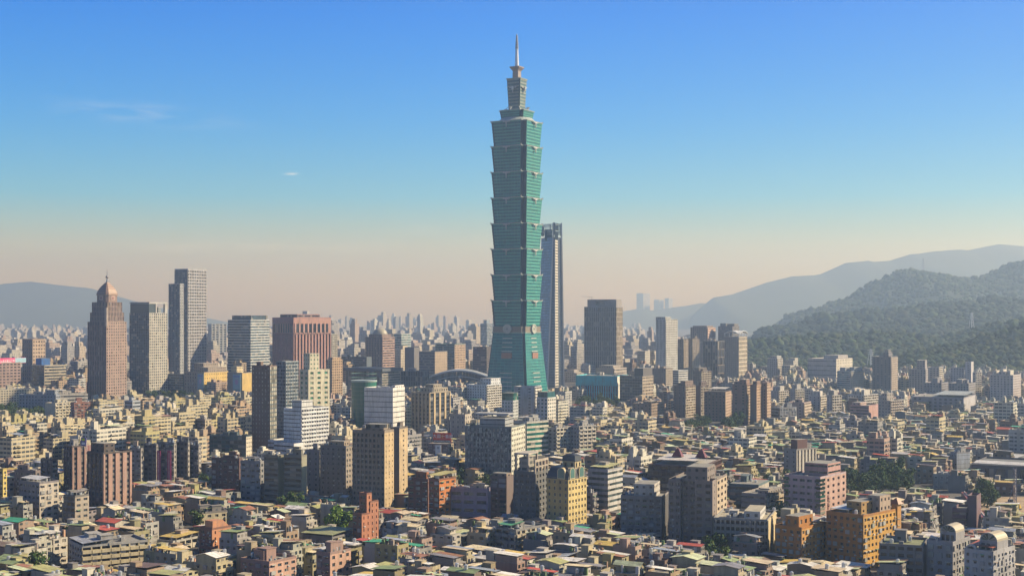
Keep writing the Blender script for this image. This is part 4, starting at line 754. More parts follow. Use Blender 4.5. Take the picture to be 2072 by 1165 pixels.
# ------------------------------------------------------------------ foreground blocks
def sign_rows(rt, L, D, z, Y): pass
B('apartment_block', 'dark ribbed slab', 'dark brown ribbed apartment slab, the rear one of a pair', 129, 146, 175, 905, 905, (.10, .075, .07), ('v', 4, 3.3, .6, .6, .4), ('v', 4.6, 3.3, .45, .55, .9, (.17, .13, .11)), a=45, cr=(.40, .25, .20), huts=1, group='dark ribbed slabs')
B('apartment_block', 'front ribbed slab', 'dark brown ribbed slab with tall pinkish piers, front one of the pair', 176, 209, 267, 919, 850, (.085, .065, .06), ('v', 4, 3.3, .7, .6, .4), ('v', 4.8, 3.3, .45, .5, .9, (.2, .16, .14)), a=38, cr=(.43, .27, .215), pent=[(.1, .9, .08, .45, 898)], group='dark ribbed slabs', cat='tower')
B('apartment_block', 'white-topped corner block', 'grey apartment block with a pale upper storey and signboard strip', 39, 80, 119, 979, 790, (.22, .20, .21), ('p', 3.6, 3.4, .6, .45, .4), RS, a=35, cr=(.50, .44, .36), wins=70, canopy=(.02, .98, .02, .6, 2.5, (.45, .46, .48)), tanks=3)
B('apartment_block', 'glassy-windowed walk-up', 'grey-brown walk-up with shiny window cages and a roof tower', 129, 152, 180, 1006, 765, (.15, .145, .14), ('c', 3, 3.3, 0, .6, .2), RS, a=35, cr=(.40, .34, .27), wins=60, pent=[(.1, .45, .1, .6, 994)], tanks=3, canopy=(.4, 1, .1, 1, 2.6, (.3, .27, .22)))
B('apartment_block', 'brown shaded roof block', 'brown block in half shade behind the white-topped corner block', 29, 72, 82, 955, 880, (.19, .15, .14), RS, P1, a=24, huts=2, tanks=2, wins=40)
B('apartment_block', 'dark-ribbed small block', 'small dark block with three upright ribs and bright balcony side', 82, 105, 117, 932, 905, (.13, .105, .1), ('v', 6, 3.3, .6, .5, .8), LB, a=26, cr=(.4, .36, .32), huts=1)
B('apartment_block', 'yellow edge block', 'bright yellow tiled block at the left edge of town', -24, 6, 14, 951, 860, (.42, .33, .1), RS, RS, a=26, cr=(.62, .49, .14), wins=30, huts=1)
def wedge_top(rt, L, D, z, Y):
    m = MB(); h = gz(1054, Y) - z; c = (.50, .23, .12)
    m.loft([[(-L * .1, -D / 2 + .4, z), (L / 2 - .02, -D / 2 + .4, z), (L / 2 - .02, D / 2 - .4, z), (-L * .1, D / 2 - .4, z)], [(-L * .1, -D / 2 + .4, z + h), (L / 2 - .02, -D / 2 + .4, z + h), (L / 2 - .02, D * .05, z + h), (-L * .1, D * .05, z + h)]], WALL, c); m.build('sloped_top_storey', rt)
B('apartment_block', 'orange wedge tower', 'narrow orange tower with a sloping top and blank sunny wall', 403, 429, 468, 1072, 672, (.20, .09, .06), RS, ('p', 4.6, 3.3, .22, .5, .5), a=36, cr=(.52, .24, .125), wins=60, extra=wedge_top)
B('apartment_block', 'brick stair tower', 'narrow brick-red tower stepping up to a tall plain core', 714, 732, 766, 1019, 716, (.24, .10, .06), RS, ('p', 4, 3.3, .22, .5, .4), a=40, cr=(.46, .19, .105), wins=50, vols=[(0, 1, 0, .5, 1042), (0, 1, .5, 1, 1019), (.1, .95, .32, .62, 1002)], par=.9)
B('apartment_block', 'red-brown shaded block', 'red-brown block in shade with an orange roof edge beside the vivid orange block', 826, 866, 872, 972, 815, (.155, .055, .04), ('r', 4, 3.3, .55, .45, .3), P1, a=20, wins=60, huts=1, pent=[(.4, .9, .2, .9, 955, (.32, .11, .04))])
B('apartment_block', 'vivid orange block', 'vivid orange-red block with many window cages and a yellow-green sheet roof', 868, 889, 922, 972, 790, (.20, .07, .03), RS, RS, a=38, cr=(.55, .19, .05), wins=90, canopy=(-.05, 1.05, -.05, 1.05, 3, (.42, .38, .14)), tanks=2)
B('apartment_block', 'lilac low block', 'broad lilac block with rows of wide dark windows', 910, 987, 993, 992, 792, (.30, .235, .29), ('p', 7, 4.6, .75, .42, .6), X, a=16, wins=40, huts=1, par=1.3)
B('apartment_block', 'glazed brown walk-up', 'brown walk-up with glazed floors and a tin-roofed top', 992, 1025, 1041, 967, 805, (.17, .125, .115), ('r', 5, 3.3, .7, .5, .4), X, a=28, wins=60, pent=[(.1, .95, .1, .7, 958, (.3, .22, .17))])
def top_frame(rt, L, D, z, Y):
    m = MB(); zf = gz(932, Y); c = (.42, .36, .29)
    for i in range(5):
        y = -D / 2 + D * i / 4; m.box(L / 2 - .8, L / 2, y - .5, y + .5, z, zf - .8, WALL, c)
    m.box(L / 2 - .8, L / 2, -D / 2 - .5, D / 2 + .5, zf - .8, zf + .5, WALL, c, bottom=True); m.box(L / 2 - .8, L / 2, -D / 2, D / 2, (z + zf) / 2 - .4, (z + zf) / 2 + .4, WALL, c)
    m.build('roof_frame', rt); m = MB(); z2 = gz(921, Y)
    for x, y in ((-L * .45, -D * .4), (L * .1, -D * .4), (L * .1, D * .3), (-L * .45, D * .3)): m.box(x - .5, x + .5, y - .5, y + .5, z, z2, WALL, (.34, .3, .26))
    m.box(-L * .5, L * .15, -D * .45, D * .35, z2, z2 + .9, WALL, (.46, .42, .36), bottom=True); m.box(-L * .35, L * .0, -D * .3, D * .2, z, z2 - 2, FAR, (.3, .28, .25)); m.build('roof_pergola', rt)
B('apartment_block', 'dark framed-roof tower', 'tall dark slate tower topped by a pale open concrete frame', 1039, 1084, 1109, 958, 782, (.085, .095, .105), ('p', 4, 3.3, .5, .5, .5), ('p', 4, 3.3, .5, .5, .5), a=26, cr=(.13, .13, .13), wins=60, extra=top_frame)
def mansard(rt, L, D, z, Y):
    dk = (.035, .04, .05); m = MB(); zt = gz(947, Y)
    m.loft([[(i * L / 2 * f, j * D / 2 * f, zz) for i, j in ((-1, -1), (1, -1), (1, 1), (-1, 1))] for zz, f in ((z, 1.02), ((z + zt) / 2, .93), (zt, .78))], SIGN, dk); rf = m.build('mansard_roof', rt)
    for (cx, cy, ang) in ((L * .18, -D / 2 * .98, 0), (L / 2 * .98, -D * .3, 90), (L / 2 * .98, D * .2, 90)):
        d = MB(); a = R(ang); e = (math.cos(a), math.sin(a)); O = (cx - e[0] * 2.6, cy - e[1] * 2.6)
        pts = [(0, z), (5.2, z)] + [(2.6 + 2.6 * math.cos(t * .314), z + 4 + 2.4 * math.sin(t * .314)) for t in range(11)]
        for dd, mt, c in ((.5, SIGN, (.5, .42, .26)),): d.loft([[PT(O, e, u, q, zz) for u, zz in pts] for q in (-2.5, dd)], mt, c)
        d.poly([PT(O, e, 2.6 + (u - 2.6) * .8, .56, z + .6 + (zz - z) * .86) for u, zz in pts], GLASS, (.06, .12, .11)); d.build('dormer', rf)
    t = MB(); g2 = MB(); x0, x1, y0, y1 = -L * .15, L * .42, -D * .05, D * .3; zz = gz(936, Y)
    st = ('p', 3.5, 4, .4, .6, .4); boxfac(Fac(t, g2), x0, x1, y0, y1, z, zz, st, st, (.52, .42, .24)); cx, cy = (x0 + x1) / 2, (y0 + y1) / 2
    t.loft([[(cx + i * (x1 - x0) / 2 * f, cy + j * (y1 - y0) / 2 * f, h) for i, j in ((-1, -1), (1, -1), (1, 1), (-1, 1))] for h, f in ((zz, 1.08), (zz + 3, .95), (gz(922, Y), .5))], SIGN, dk); o = t.build('roof_turret', rt); g2.build('glazing', o)
B('apartment_block', 'golden mansard tower', 'golden yellow tower with dark mansard roof, arched dormers and turret', 1106, 1150, 1187, 970, 765, (.50, .35, .13), ('p', 4, 3.4, .35, .5, .3), ('p', 3.3, 3.4, .5, .45, .4), a=36, cr=(.62, .48, .20), wins=100, par=.8, extra=mansard, cat='tower')
B('office_block', 'zebra striped block', 'grey and white banded block with wrap-round ribbon windows and yellow roof rail', 1190, 1230, 1260, 953, 822, (.34, .34, .36), ('b', 3, 3.4, 1, .5, .3), ('b', 3, 3.4, 1, .45, .4), a=32, cr=(.55, .53, .5), gc=(.06, .08, .08), roofc=(.45, .44, .2), huts=1, canopy=(.05, .95, .05, .95, 2.2, (.46, .45, .2)))
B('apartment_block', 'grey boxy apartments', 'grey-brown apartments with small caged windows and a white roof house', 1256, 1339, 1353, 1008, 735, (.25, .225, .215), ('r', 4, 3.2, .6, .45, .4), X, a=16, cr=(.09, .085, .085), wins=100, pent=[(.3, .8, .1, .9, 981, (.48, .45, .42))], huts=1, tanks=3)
B('apartment_block', 'tall taupe complex', 'tall taupe apartment complex in several joined shafts with a lit tan edge', 1351, 1442, 1471, 977, 706, (.215, .18, .165), ('p', 3.9, 3.3, .55, .5, .6), ('p', 8, 3.3, .5, .5, .6), a=19, cr=(.48, .38, .27), wins=100, pent=[(.38, .85, .1, .6, 947), (.4, .75, .62, .95, 955)], tanks=3, cat='tower', vols=[(0, .27, .05, 1, 977), (.275, .6, .12, 1, 974), (.605, .995, 0, .28, 977, None, ('p', 9, 3.3, .1, .3, .3), (.245, .2, .18)), (.605, 1, .285, 1, 976)])
def red_pyramids(rt, L, D, z, Y):
    for x in (-L * .15, L * .3):
        m = MB(); m.loft([[(x + i * 3.4 * f, j * 3.4 * f, h) for i, j in ((-1, -1), (1, -1), (1, 1), (-1, 1))] for h, f in ((z + 4, 1), (z + 8.5, .35), (z + 9.5, .1))], SIGN, (.15, .03, .03)); m.build('pyramid_rooflight', rt)
B('office_block', 'dark maroon glass block', 'dark maroon glass block with two red pyramid rooflights', 1312, 1420, 1460, 946, 880, (.07, .04, .045), ('c', 3, 3.6, 0, .6, .2, (.05, .04, .04)), ('c', 3, 3.6, 0, .6, .2, (.1, .05, .04)), a=22, gc=(.02, .02, .025), cr=(.3, .12, .08), extra=red_pyramids, roofc=(.4, .38, .36), canopy=(.05, .8, .2, .8, 3, (.5, .47, .44)))
B('office_block', 'teal-rimmed low block', 'low block with a teal roof rim behind the tan slatted block', 1476, 1535, 1556, 984, 850, (.10, .14, .15), ('b', 4, 3.8, 1, .5, .3), X, a=22, cr=(.4, .36, .3), huts=2, tanks=2, pent=[(.02, .98, .02, .98, 980, (.04, .2, .22), X)])
B('apartment_block', 'tan slatted block', 'tan block with horizontal slatted balconies on its sunny end', 1500, 1551, 1585, 1003, 815, (.28, .25, .24), ('b', 4, 3.6, 1, .4, .3), ('l', 7, 3.6, .86, .45, .5), a=28, cr=(.52, .43, .31), huts=1, pent=[(.6, 1, .1, .9, 993)])
B('apartment_block', 'white trellis block', 'greyish block with a white trellis of columns on its sunny side', 1586, 1612, 1652, 911, 1010, (.27, .255, .25), ('p', 6, 3.3, .3, .4, .4), ('v', 3.6, 3.4, .5, .55, 1.0, (.4, .36, .3)), a=38, cr=(.62, .57, .48), pent=[(.4, .9, .1, .6, 890, (.12, .05, .045), X)], huts=1, tanks=2)
def green_strip(rt, L, D, z, Y):
    m, m2 = MB(), MB()
    for k in range(11):
        m.box(L / 2 - L * .12, L / 2 + .12, -D / 2 - .12, -D / 2 + D * .18, k * z / 11 + .6, (k + 1) * z / 11 - .3, GLASS, (.015, .06, .045))
        m2.box(-L / 2 - .1, -L / 2 + L * .12, -D / 2 - .12, -D / 2 + 2, k * z / 11 + .6, (k + 1) * z / 11 - .3, GLASS, (.02, .10, .05))
    m.build('green_glass_corner', rt); m2.build('green_glass_corner', rt); t = MB()
    for k in range(6): t.box(L / 2, L / 2 + .25, -D / 2 + D * .27, -D / 2 + D * .27 + 1.4, z - 12 - k * 2.3, z - 10.4 - k * 2.3, SIGN, (.2, .1, .09))
    t.build('wall_lettering', rt)
B('office_block', 'pink and green block', 'pink tiled office with dark green glass corners and pink roof house', 1587, 1660, 1712, 968, 792, (.44, .34, .36), ('p', 4.4, 3.6, .7, .42, .4), ('p', 7, 3.6, .4, .45, .8), a=30, cr=(.50, .32, .26), gc=(.035, .06, .06), wins=100, extra=green_strip, pent=[(.3, .95, .35, .85, 942, (.46, .27, .24), ('b', 3, 3.5, .8, .3, .3))], tanks=2)
def endwall(rt, L, D, z, Y):
    m = MB(); m.box(L / 2 + .003, L / 2 + .5, -D / 2 - .5, D / 2, 0, z + .6, WALL, (.58, .47, .28)); m.build('end_wall', rt)
    for k in range(11):
        w = MB(); x = -L / 2 + L * (k + .5) / 11; w.box(x - .25, x + .25, -D / 2 - 1.3, -D / 2, 0, z, WALL, (.3, .29, .28)); w.build('pilaster', rt)
B('apartment_block', 'long grey balcony block', 'long grey apartment block with floors of cluttered balconies and a blank cream end wall', 1444, 1553, 1568, 1055, 672, (.27, .265, .26), ('l', 5.2, 3.1, .9, .55, .9), X, a=15, cr=(.5, .4, .26), extra=endwall, pent=[(.55, .85, .1, .8, 1037, (.55, .53, .5))], huts=1, tanks=4, roofc=(.40, .36, .28))
B('apartment_block', 'smaller orange block', 'smaller of two orange tiled blocks, hung with window cages and green awnings', 1568, 1622, 1673, 1071, 650, (.42, .17, .03), RB, RB, a=33, cr=(.56, .29, .07), wins=100, pent=[(.35, .85, .05, .6, 1046)], canopy=(.4, 1, .55, .95, 2.4, (.5, .42, .33)), tanks=3)
def pillar(rt, L, D, z, Y):
    m = MB(); zt = gz(1032, Y); m.box(L / 2 - 2.5, L / 2 + .6, D / 2 - 3, D / 2 + .6, 0, zt, WALL, (.5, .25, .06)); m.loft([[(L / 2 - 1 + i * 2.6 * f, D / 2 - 1.2 + j * 2.6 * f, h) for i, j in ((-1, -1), (1, -1), (1, 1), (-1, 1))] for h, f in ((zt, 1), (zt + 3, .05))], SIGN, (.2, .08, .04)); m.build('corner_tower', rt)
B('apartment_block', 'larger orange block', 'larger orange tiled block with a peaked corner tower and crowded balconies', 1672, 1747, 1820, 1046, 648, (.42, .18, .035), RB, RB, a=33, cr=(.60, .33, .06), wins=100, pent=[(.35, .75, .2, .65, 1020, (.42, .25, .08)), (.62, .95, .5, .8, 1010, (.42, .32, .24))], extra=pillar, tanks=4, canopy=(.05, .55, .05, .6, 2.4, (.5, .52, .56)))
def vault(rt, L, D, z, Y):
    m = MB(); n = 12; r_ = min(L * .3, 4.8); cx = L * .18; y0, y1 = -D * .3, D * .2; zb = z + 4.5
    m.box(cx - r_, cx + r_, y0, y1, z, zb, WALL, (.34, .33, .34))
    for k in range(n):
        a0, a1 = math.pi * k / n, math.pi * (k + 1) / n; q = lambda a, y: (cx + r_ * math.cos(a), y, zb + r_ * .9 * math.sin(a))
        m.poly([q(a0, y0), q(a0, y1), q(a1, y1), q(a1, y0)], SIGN, (.46, .40, .27) if k % 2 else (.36, .31, .22))
    for y in (y0, y1): m.poly([(cx + r_ * math.cos(math.pi * k / n), y, zb + r_ * .9 * math.sin(math.pi * k / n)) for k in range(n + 1)], WALL, (.42, .41, .4))
    o = m.build('vaulted_roof_house', rt); m = MB()
    for k in range(6):
        a0, a1 = math.pi * (k + .08) / 6, math.pi * (k + .92) / 6; q = lambda a, f: (cx + r_ * f * math.cos(a), y0 - .06, zb + .2 + r_ * .9 * f * math.sin(a))
        m.poly([q(a0, .15), q(a0, .84), q((a0 + a1) / 2, .86), q(a1, .84), q(a1, .15)], GLASS, (.04, .07, .06))
    m.build('fan_window', o); w = MB()
    for k in range(3): w.box(cx - r_ * .8 + k * r_ * .58, cx - r_ * .8 + k * r_ * .58 + r_ * .4, y0 - .06, y0, z + .8, z + 3.4, GLASS, DG)
    w.build('glazing', o)
    m = MB(); R1, R0 = min(L * .2, 4.6), min(L * .15, 3.4); cx = -L * .27
    for k in range(n):
        a0, a1 = math.pi * k / n, math.pi * (k + 1) / n; q = lambda a, r1, y: (cx + r1 * math.cos(a), y, z + r1 * 1.15 * math.sin(a))
        for y in (-D / 2 - .05, -D / 2 + 1.2): m.poly([q(a0, R0, y), q(a0, R1, y), q(a1, R1, y), q(a1, R0, y)], WALL, (.42, .41, .40))
        for r1 in (R0, R1): m.poly([q(a0, r1, -D / 2 - .05), q(a1, r1, -D / 2 - .05), q(a1, r1, -D / 2 + 1.2), q(a0, r1, -D / 2 + 1.2)], WALL, (.46, .44, .40))
    m.build('roof_arch', rt)
GA = (.30, .29, .30)
B('apartment_block', 'planted grey block', 'grey apartment block with pilasters and weedy roof garden', 1779, 1868, 1878, 1108, 600, (.21, .20, .20), ('v', 4, 3.2, .7, .5, .4, (.2, .2, .2)), X, a=14, huts=1, extra=plants if False else None, tanks=2, roofc=(.2, .22, .12))
B('apartment_block', 'first arched block', 'grey block with a free-standing roof arch and cream vaulted roof house', 1875, 1928, 1963, 1101, 596, GA, ('r', 3.6, 3.2, .5, .5, .3), ('r', 3.6, 3.2, .5, .5, .3), a=28, extra=vault, wins=60, tanks=2)
B('apartment_block', 'second arched block', 'pale grey block with red roof sheets below its arch and vaulted roof house', 1951, 2010, 2054, 1120, 572, (.40, .39, .40), ('r', 3.6, 3.2, .4, .45, .3), ('r', 3.6, 3.2, .4, .45, .3), a=28, extra=vault, wins=60, canopy=(.1, .95, .05, .55, 2.4, (.42, .11, .06)), tanks=2)
B('office_block', 'purple-brown core block', 'purple-brown block with a tall plain tower at its end', 1927, 1975, 1986, 1033, 748, (.16, .095, .115), ('b', 4, 3.6, 1, .4, .4), ('b', 4, 3.6, 1, .3, .3), a=22, par=1.5, vols=[(0, .6, 0, 1, 1035), (.605, 1, .1, .9, 1009, X, X)])
B('apartment_block', 'white-tiled blue block', 'pale blue-white block with one plain tiled wall among low roofs', 1923, 1936, 1963, 918, 1035, (.3, .3, .32), ('p', 4, 3.3, .5, .4, .3), ('b', 5, 3.3, 1, .08, .1), a=38, cr=(.42, .46, .52), huts=2, tanks=3)
B('warehouse', 'long dark depot', 'long dark depot shed with pale roof edge strips', 1966, 2085, 2110, 946, 985, (.10, .10, .12), ('p', 9, 9, .8, .6, .8), X, a=8, roofc=(.16, .17, .19), cr=(.2, .2, .2), par=1.4, canopy=(.0, .95, -.02, .35, .8, (.5, .5, .5)))
B('warehouse', 'rear dark depot', 'second dark depot shed standing behind the long one', 1964, 2060, 2110, 931, 1080, (.13, .125, .14), ('p', 9, 9, .8, .5, .8), X, a=10, roofc=(.18, .19, .2), cr=(.2, .2, .2), canopy=(.0, .9, .1, .5, 1, (.46, .47, .48)))
B('apartment_block', 'cream balcony block', 'cream block with green roof sheets, balconies and a bent roof wall', 1002, 1044, 1104, 1075, 680, (.24, .23, .22), ('l', 5, 3.2, .86, .5, .7), ('l', 3.8, 3.2, .7, .5, .7), a=33, cr=(.50, .43, .31), wins=0, canopy=(.05, .7, .05, .5, 2.5, (.06, .28, .16)), huts=2, tanks=4)
B('apartment_block', 'cream stepped house', 'small cream block with a green sheet roof and stepped sunny wall', 390, 402, 460, 1040, 765, (.24, .22, .2), X, ('r', 4.5, 3.2, .5, .45, .4), a=36, cr=(.56, .49, .32), wins=40, huts=2, canopy=(.1, .9, .3, .95, 2.6, (.3, .36, .16)))
B('apartment_block', 'green-gabled school house', 'four-storey cream house with open galleries and an olive roof', 612, 672, 712, 1090, 705, (.2, .19, .19), P1, ('l', 6, 3.2, .86, .5, .4), a=28, cr=(.54, .48, .29), canopy=(-.04, 1.04, -.04, 1.04, 2.2, (.27, .29, .14)))
B('apartment_block', 'salmon penthouse block', 'salmon pink block with white roof walls and a glass stair strip', 640, 668, 710, 1122, 615, (.3, .2, .17), RS, ('p', 5, 3.2, .4, .5, .3), a=34, cr=(.55, .34, .25), wins=40, huts=2, tanks=2)
B('apartment_block', 'salmon terrace block', 'salmon pink block with terraces and grey stair houses along the bottom edge', 487, 545, 600, 1140, 600, (.3, .19, .16), RS, RS, a=34, cr=(.52, .32, .24), wins=40, huts=3, tanks=3)
B('row_house', 'long cream row', 'long cream terrace with white balcony bands under grey and brown sheet roofs', 140, 166, 300, 1108, 640, (.36, .35, .33), RS, ('l', 4.6, 3.2, .86, .45, .6), a=30, cr=(.56, .48, .30), canopy=(-.04, 1.05, .0, .45, 2.2, (.30, .32, .36)), huts=2, tanks=4)
B('row_house', 'white gable row', 'short white terrace with mustard roof sheets just behind the long cream terrace', 318, 350, 400, 1098, 700, (.4, .39, .36), RS, ('l', 4.6, 3.2, .84, .45, .6), a=30, cr=(.55, .5, .4), canopy=(-.04, 1.05, .1, 1.04, 2.4, (.56, .42, .12)), huts=1, tanks=2)
B('row_house', 'crowded low terrace', 'low terrace with pale green sheet roofs between the brick stair tower and cream balcony block', 880, 922, 985, 1092, 690, (.3, .28, .25), RS, ('l', 4.6, 3.2, .84, .45, .6), a=30, cr=(.5, .44, .28), canopy=(-.04, 1.05, .0, .6, 2.2, (.48, .50, .26)), huts=1, tanks=2)
# ------------------------------------------------------------------ setting: ground, roads, site, hills
g = MB(); g.poly([(-9000, -400, 0), (9000, -400, 0), (9000, 17400, 0), (-9000, 17400, 0)], GROUND, (.1, .1, .1)); tag(g.build('ground'), 'dark city ground between the buildings', 'ground', None, 'structure')
def zone(px0, px1, y0, y1):
    xa, xb = min(gx(px0, y0), gx(px0, y1)), max(gx(px1, y0), gx(px1, y1)); f = ((xa + xb) / 2, (y0 + y1) / 2, 1, 0, (xb - xa) / 2, (y1 - y0) / 2); add_foot(f); return f
sx0, sx1 = gx(1988, 800), gx(2110, 905)
m = MB(); m.poly([(sx0, 795, .06), (sx1, 795, .06), (sx1, 910, .06), (sx0 + 22, 910, .06)], EARTH, (.3, .2, .1)); tag(m.build('building_site_earth'), 'bare sandy earth of the building site', 'earth', None, 'structure')
zone(1992, 2110, 770, 912)
m = MB(); m.poly([(sx0 - 4, 771, .05), (sx1, 771, .05), (sx1, 788, .05), (sx0 - 4, 788, .05)], ASPH, (.05, .05, .05)); tag(m.build('road'), 'dark asphalt road along the building site', 'road', None, 'structure')
m = MB()
for k in range(9): m.poly([(sx0 + k * 6, 779.4, .055), (sx0 + k * 6 + 3, 779.4, .055), (sx0 + k * 6 + 3, 779.7, .055), (sx0 + k * 6, 779.7, .055)], SIGN, (.7, .7, .68))
tag(m.build('road_marking'), 'white dashed centre line on the site road', 'road marking', None, 'structure')
m = MB(); m.box(sx0 - 4, sx1, 788.5, 789, 0, 2.4, SIGN, (.62, .62, .6)); m.box(sx0 - 4, sx1, 788.2, 789.3, 2.4, 2.6, SIGN, (.7, .7, .68)); tag(m.build('site_hoarding'), 'long white hoarding between the road and the building site', 'wall')
m = MB(); m.bar((sx0, 796, 1.6), (sx0 + 26, 912, 1.6), 3.2, SIGN, (.26, .08, .06)); m.bar((sx0 + .4, 796, 3.4), (sx0 + 26.4, 912, 3.4), .5, SIGN, (.6, .55, .45)); tag(m.build('site_wall'), 'dark red slanting wall along the edge of the building site', 'wall')
def excavator(x, y, rz, col, lb):
    rt = root('excavator', lb, 'excavator', (x, y, 0), rz, 'machines on the building site')
    for s in (-1, 1):
        m = MB(); m.loft([[(-1.8, s * 1.2 + d, .1), (1.8, s * 1.2 + d, .1), (2.1, s * 1.2 + d, .5), (1.8, s * 1.2 + d, .9), (-1.8, s * 1.2 + d, .9), (-2.1, s * 1.2 + d, .5)] for d in (-.3, .3)], SIGN, (.04, .04, .04)); m.build('track', rt)
    m = MB(); m.box(-2, .9, -1.3, 1.3, 1.0, 2.2, SIGN, col); m.box(-2, -.8, -1.2, 1.2, 2.2, 2.6, SIGN, (.15, .15, .15)); m.build('body', rt)
    m = MB(); m.box(-.6, .9, .3, 1.3, 2.2, 3.4, SIGN, col); m.box(-.3, .95, .25, 1.2, 2.4, 3.2, GLASS, DG); m.build('cab', rt)
    m = MB(); m.bar((.8, -.3, 1.8), (3.6, -.3, 5), .55, SIGN, col); m.bar((3.6, -.3, 5), (5.8, -.3, 2.2), .45, SIGN, col); m.build('boom', rt); m = MB(); m.loft([[(5.4, -.8 + d * 1.1, .9), (6.4, -.8 + d * 1.1, 1.3), (6.2, -.8 + d * 1.1, 2.3), (5.5, -.8 + d * 1.1, 2.2)] for d in (0, 1)], SIGN, (.1, .1, .1)); m.build('bucket', rt)
excavator(gx(2046, 812), 812, .3, (.55, .05, .06), 'red excavator at the front of the building site')
excavator(gx(2028, 835), 835, 2.2, (.6, .33, .05), 'orange excavator in the middle of the building site')
excavator(gx(2060, 850), 850, 4, (.55, .4, .08), 'yellow excavator near the far side of the building site')
rt = root('piling_rig', 'tall dark piling rig standing over the building site', 'piling rig', (gx(2046, 860), 860, 0), .4)
m = MB(); m.box(-3, 2, -1.8, 1.8, .9, 3.4, SIGN, (.08, .09, .13)); m.box(-1, 2, .4, 1.8, 3.4, 5, GLASS, DG); m.build('body', rt)
m = MB()
for s in (-.7, .7):
    for t in (-.7, .7): m.bar((3 + s, t, 0), (3 + s, t, 25), .3, SIGN, (.1, .1, .16))
for k in range(12): m.bar((2.3, -.7, k * 2), (3.7, -.7, k * 2 + 2), .2, SIGN, (.1, .1, .16)); m.bar((3.7, -.7, k * 2), (3.7, .7, k * 2 + 2), .2, SIGN, (.1, .1, .16))
m.build('mast', rt); m = MB(); m.bar((-2, 0, 3.4), (2.6, 0, 16), .3, SIGN, (.1, .1, .16)); m.build('brace', rt)
for s in (-1, 1):
    m = MB(); m.box(-3, 3, s * 1.6 - .4, s * 1.6 + .4, 0, .9, SIGN, (.04, .04, .05)); m.build('track', rt)
for k in range(7):
    x, y = gx(2010 + k * 11, 820), 800 + (k * 37) % 90; m = MB(); rr = random.Random(k)
    for j in range(5): m.box(rr.uniform(-.3, .3) - 3, 3 + rr.uniform(-.3, .3), rr.uniform(-.2, .2) - 1.2, 1.2, j * .3, j * .3 + .22, SIGN, jit((.4, .3, .2), .15, rr), bottom=True)
    o = m.build('timber_stack', None, (x, y, .06)); tag(o, 'flat stack of building boards lying on the bare site earth', 'boards', 'board stacks on the building site')

def snoise(seed, n=7, base=1.0):
    r = random.Random(seed); L = [(base * 1.75 ** k, r.uniform(0, 6.28), r.uniform(0, 6.28), .62 ** k) for k in range(n)]
    def f(x, y):
        s = 0
        for fr, p, q, a in L: s = s + a * np.sin(fr * (x * math.cos(p) + y * math.sin(p)) + q) * np.cos(fr * .8 * (y * math.cos(q) - x * math.sin(q)) + p)
        return s / 1.6
    return f
def ico(sub):
    import bmesh
    b = bmesh.new(); bmesh.ops.create_icosphere(b, subdivisions=sub, radius=1); v = np.array([x.co[:] for x in b.verts]); f = np.array([[x.index for x in q.verts] for q in b.faces]); b.free(); return v, f
def blobs(name, P, S_, sub, col, seed, label, leafy=.28):
    rs = np.random.RandomState(seed); v, f = ico(sub); n, k = len(P), len(v)
    T = [v * (1 + rs.uniform(-leafy, leafy, (k, 1))) for _ in range(10)]; ti = rs.randint(0, 10, n); A = rs.uniform(0, 6.28, n)
    V = np.stack(T)[ti]; c, s = np.cos(A)[:, None], np.sin(A)[:, None]
    X = np.stack([V[..., 0] * c - V[..., 1] * s, V[..., 0] * s + V[..., 1] * c, V[..., 2]], -1) * S_[:, None, :] + P[:, None, :]
    Fc = (f[None] + (np.arange(n) * k)[:, None, None]).reshape(-1, 3)
    me = bpy.data.meshes.new(name); me.vertices.add(n * k); me.vertices.foreach_set('co', X.astype(np.float32).ravel())
    me.loops.add(len(Fc) * 3); me.loops.foreach_set('vertex_index', Fc.astype(np.int32).ravel()); me.polygons.add(len(Fc)); me.polygons.foreach_set('loop_start', np.arange(0, len(Fc) * 3, 3, dtype=np.int32))
    me.update(calc_edges=True); me.materials.append(MATS[LEAF])
    at = me.attributes.new('Col', 'FLOAT_COLOR', 'FACE'); a = np.ones((n, len(f), 4), np.float32)
    cc = .42 * np.array(col)[rs.randint(0, len(col), n)] * rs.uniform(.7, 1.3, (n, 1)); a[..., :3] = cc[:, None, :]; at.data.foreach_set('color', a.ravel())
    o = bpy.data.objects.new(name, me); COL.objects.link(o); tag(o, label, 'forest', None, 'stuff'); return o
LEAFC = [(.045, .085, .025), (.06, .10, .03), (.08, .115, .035), (.035, .07, .03), (.10, .12, .05)]
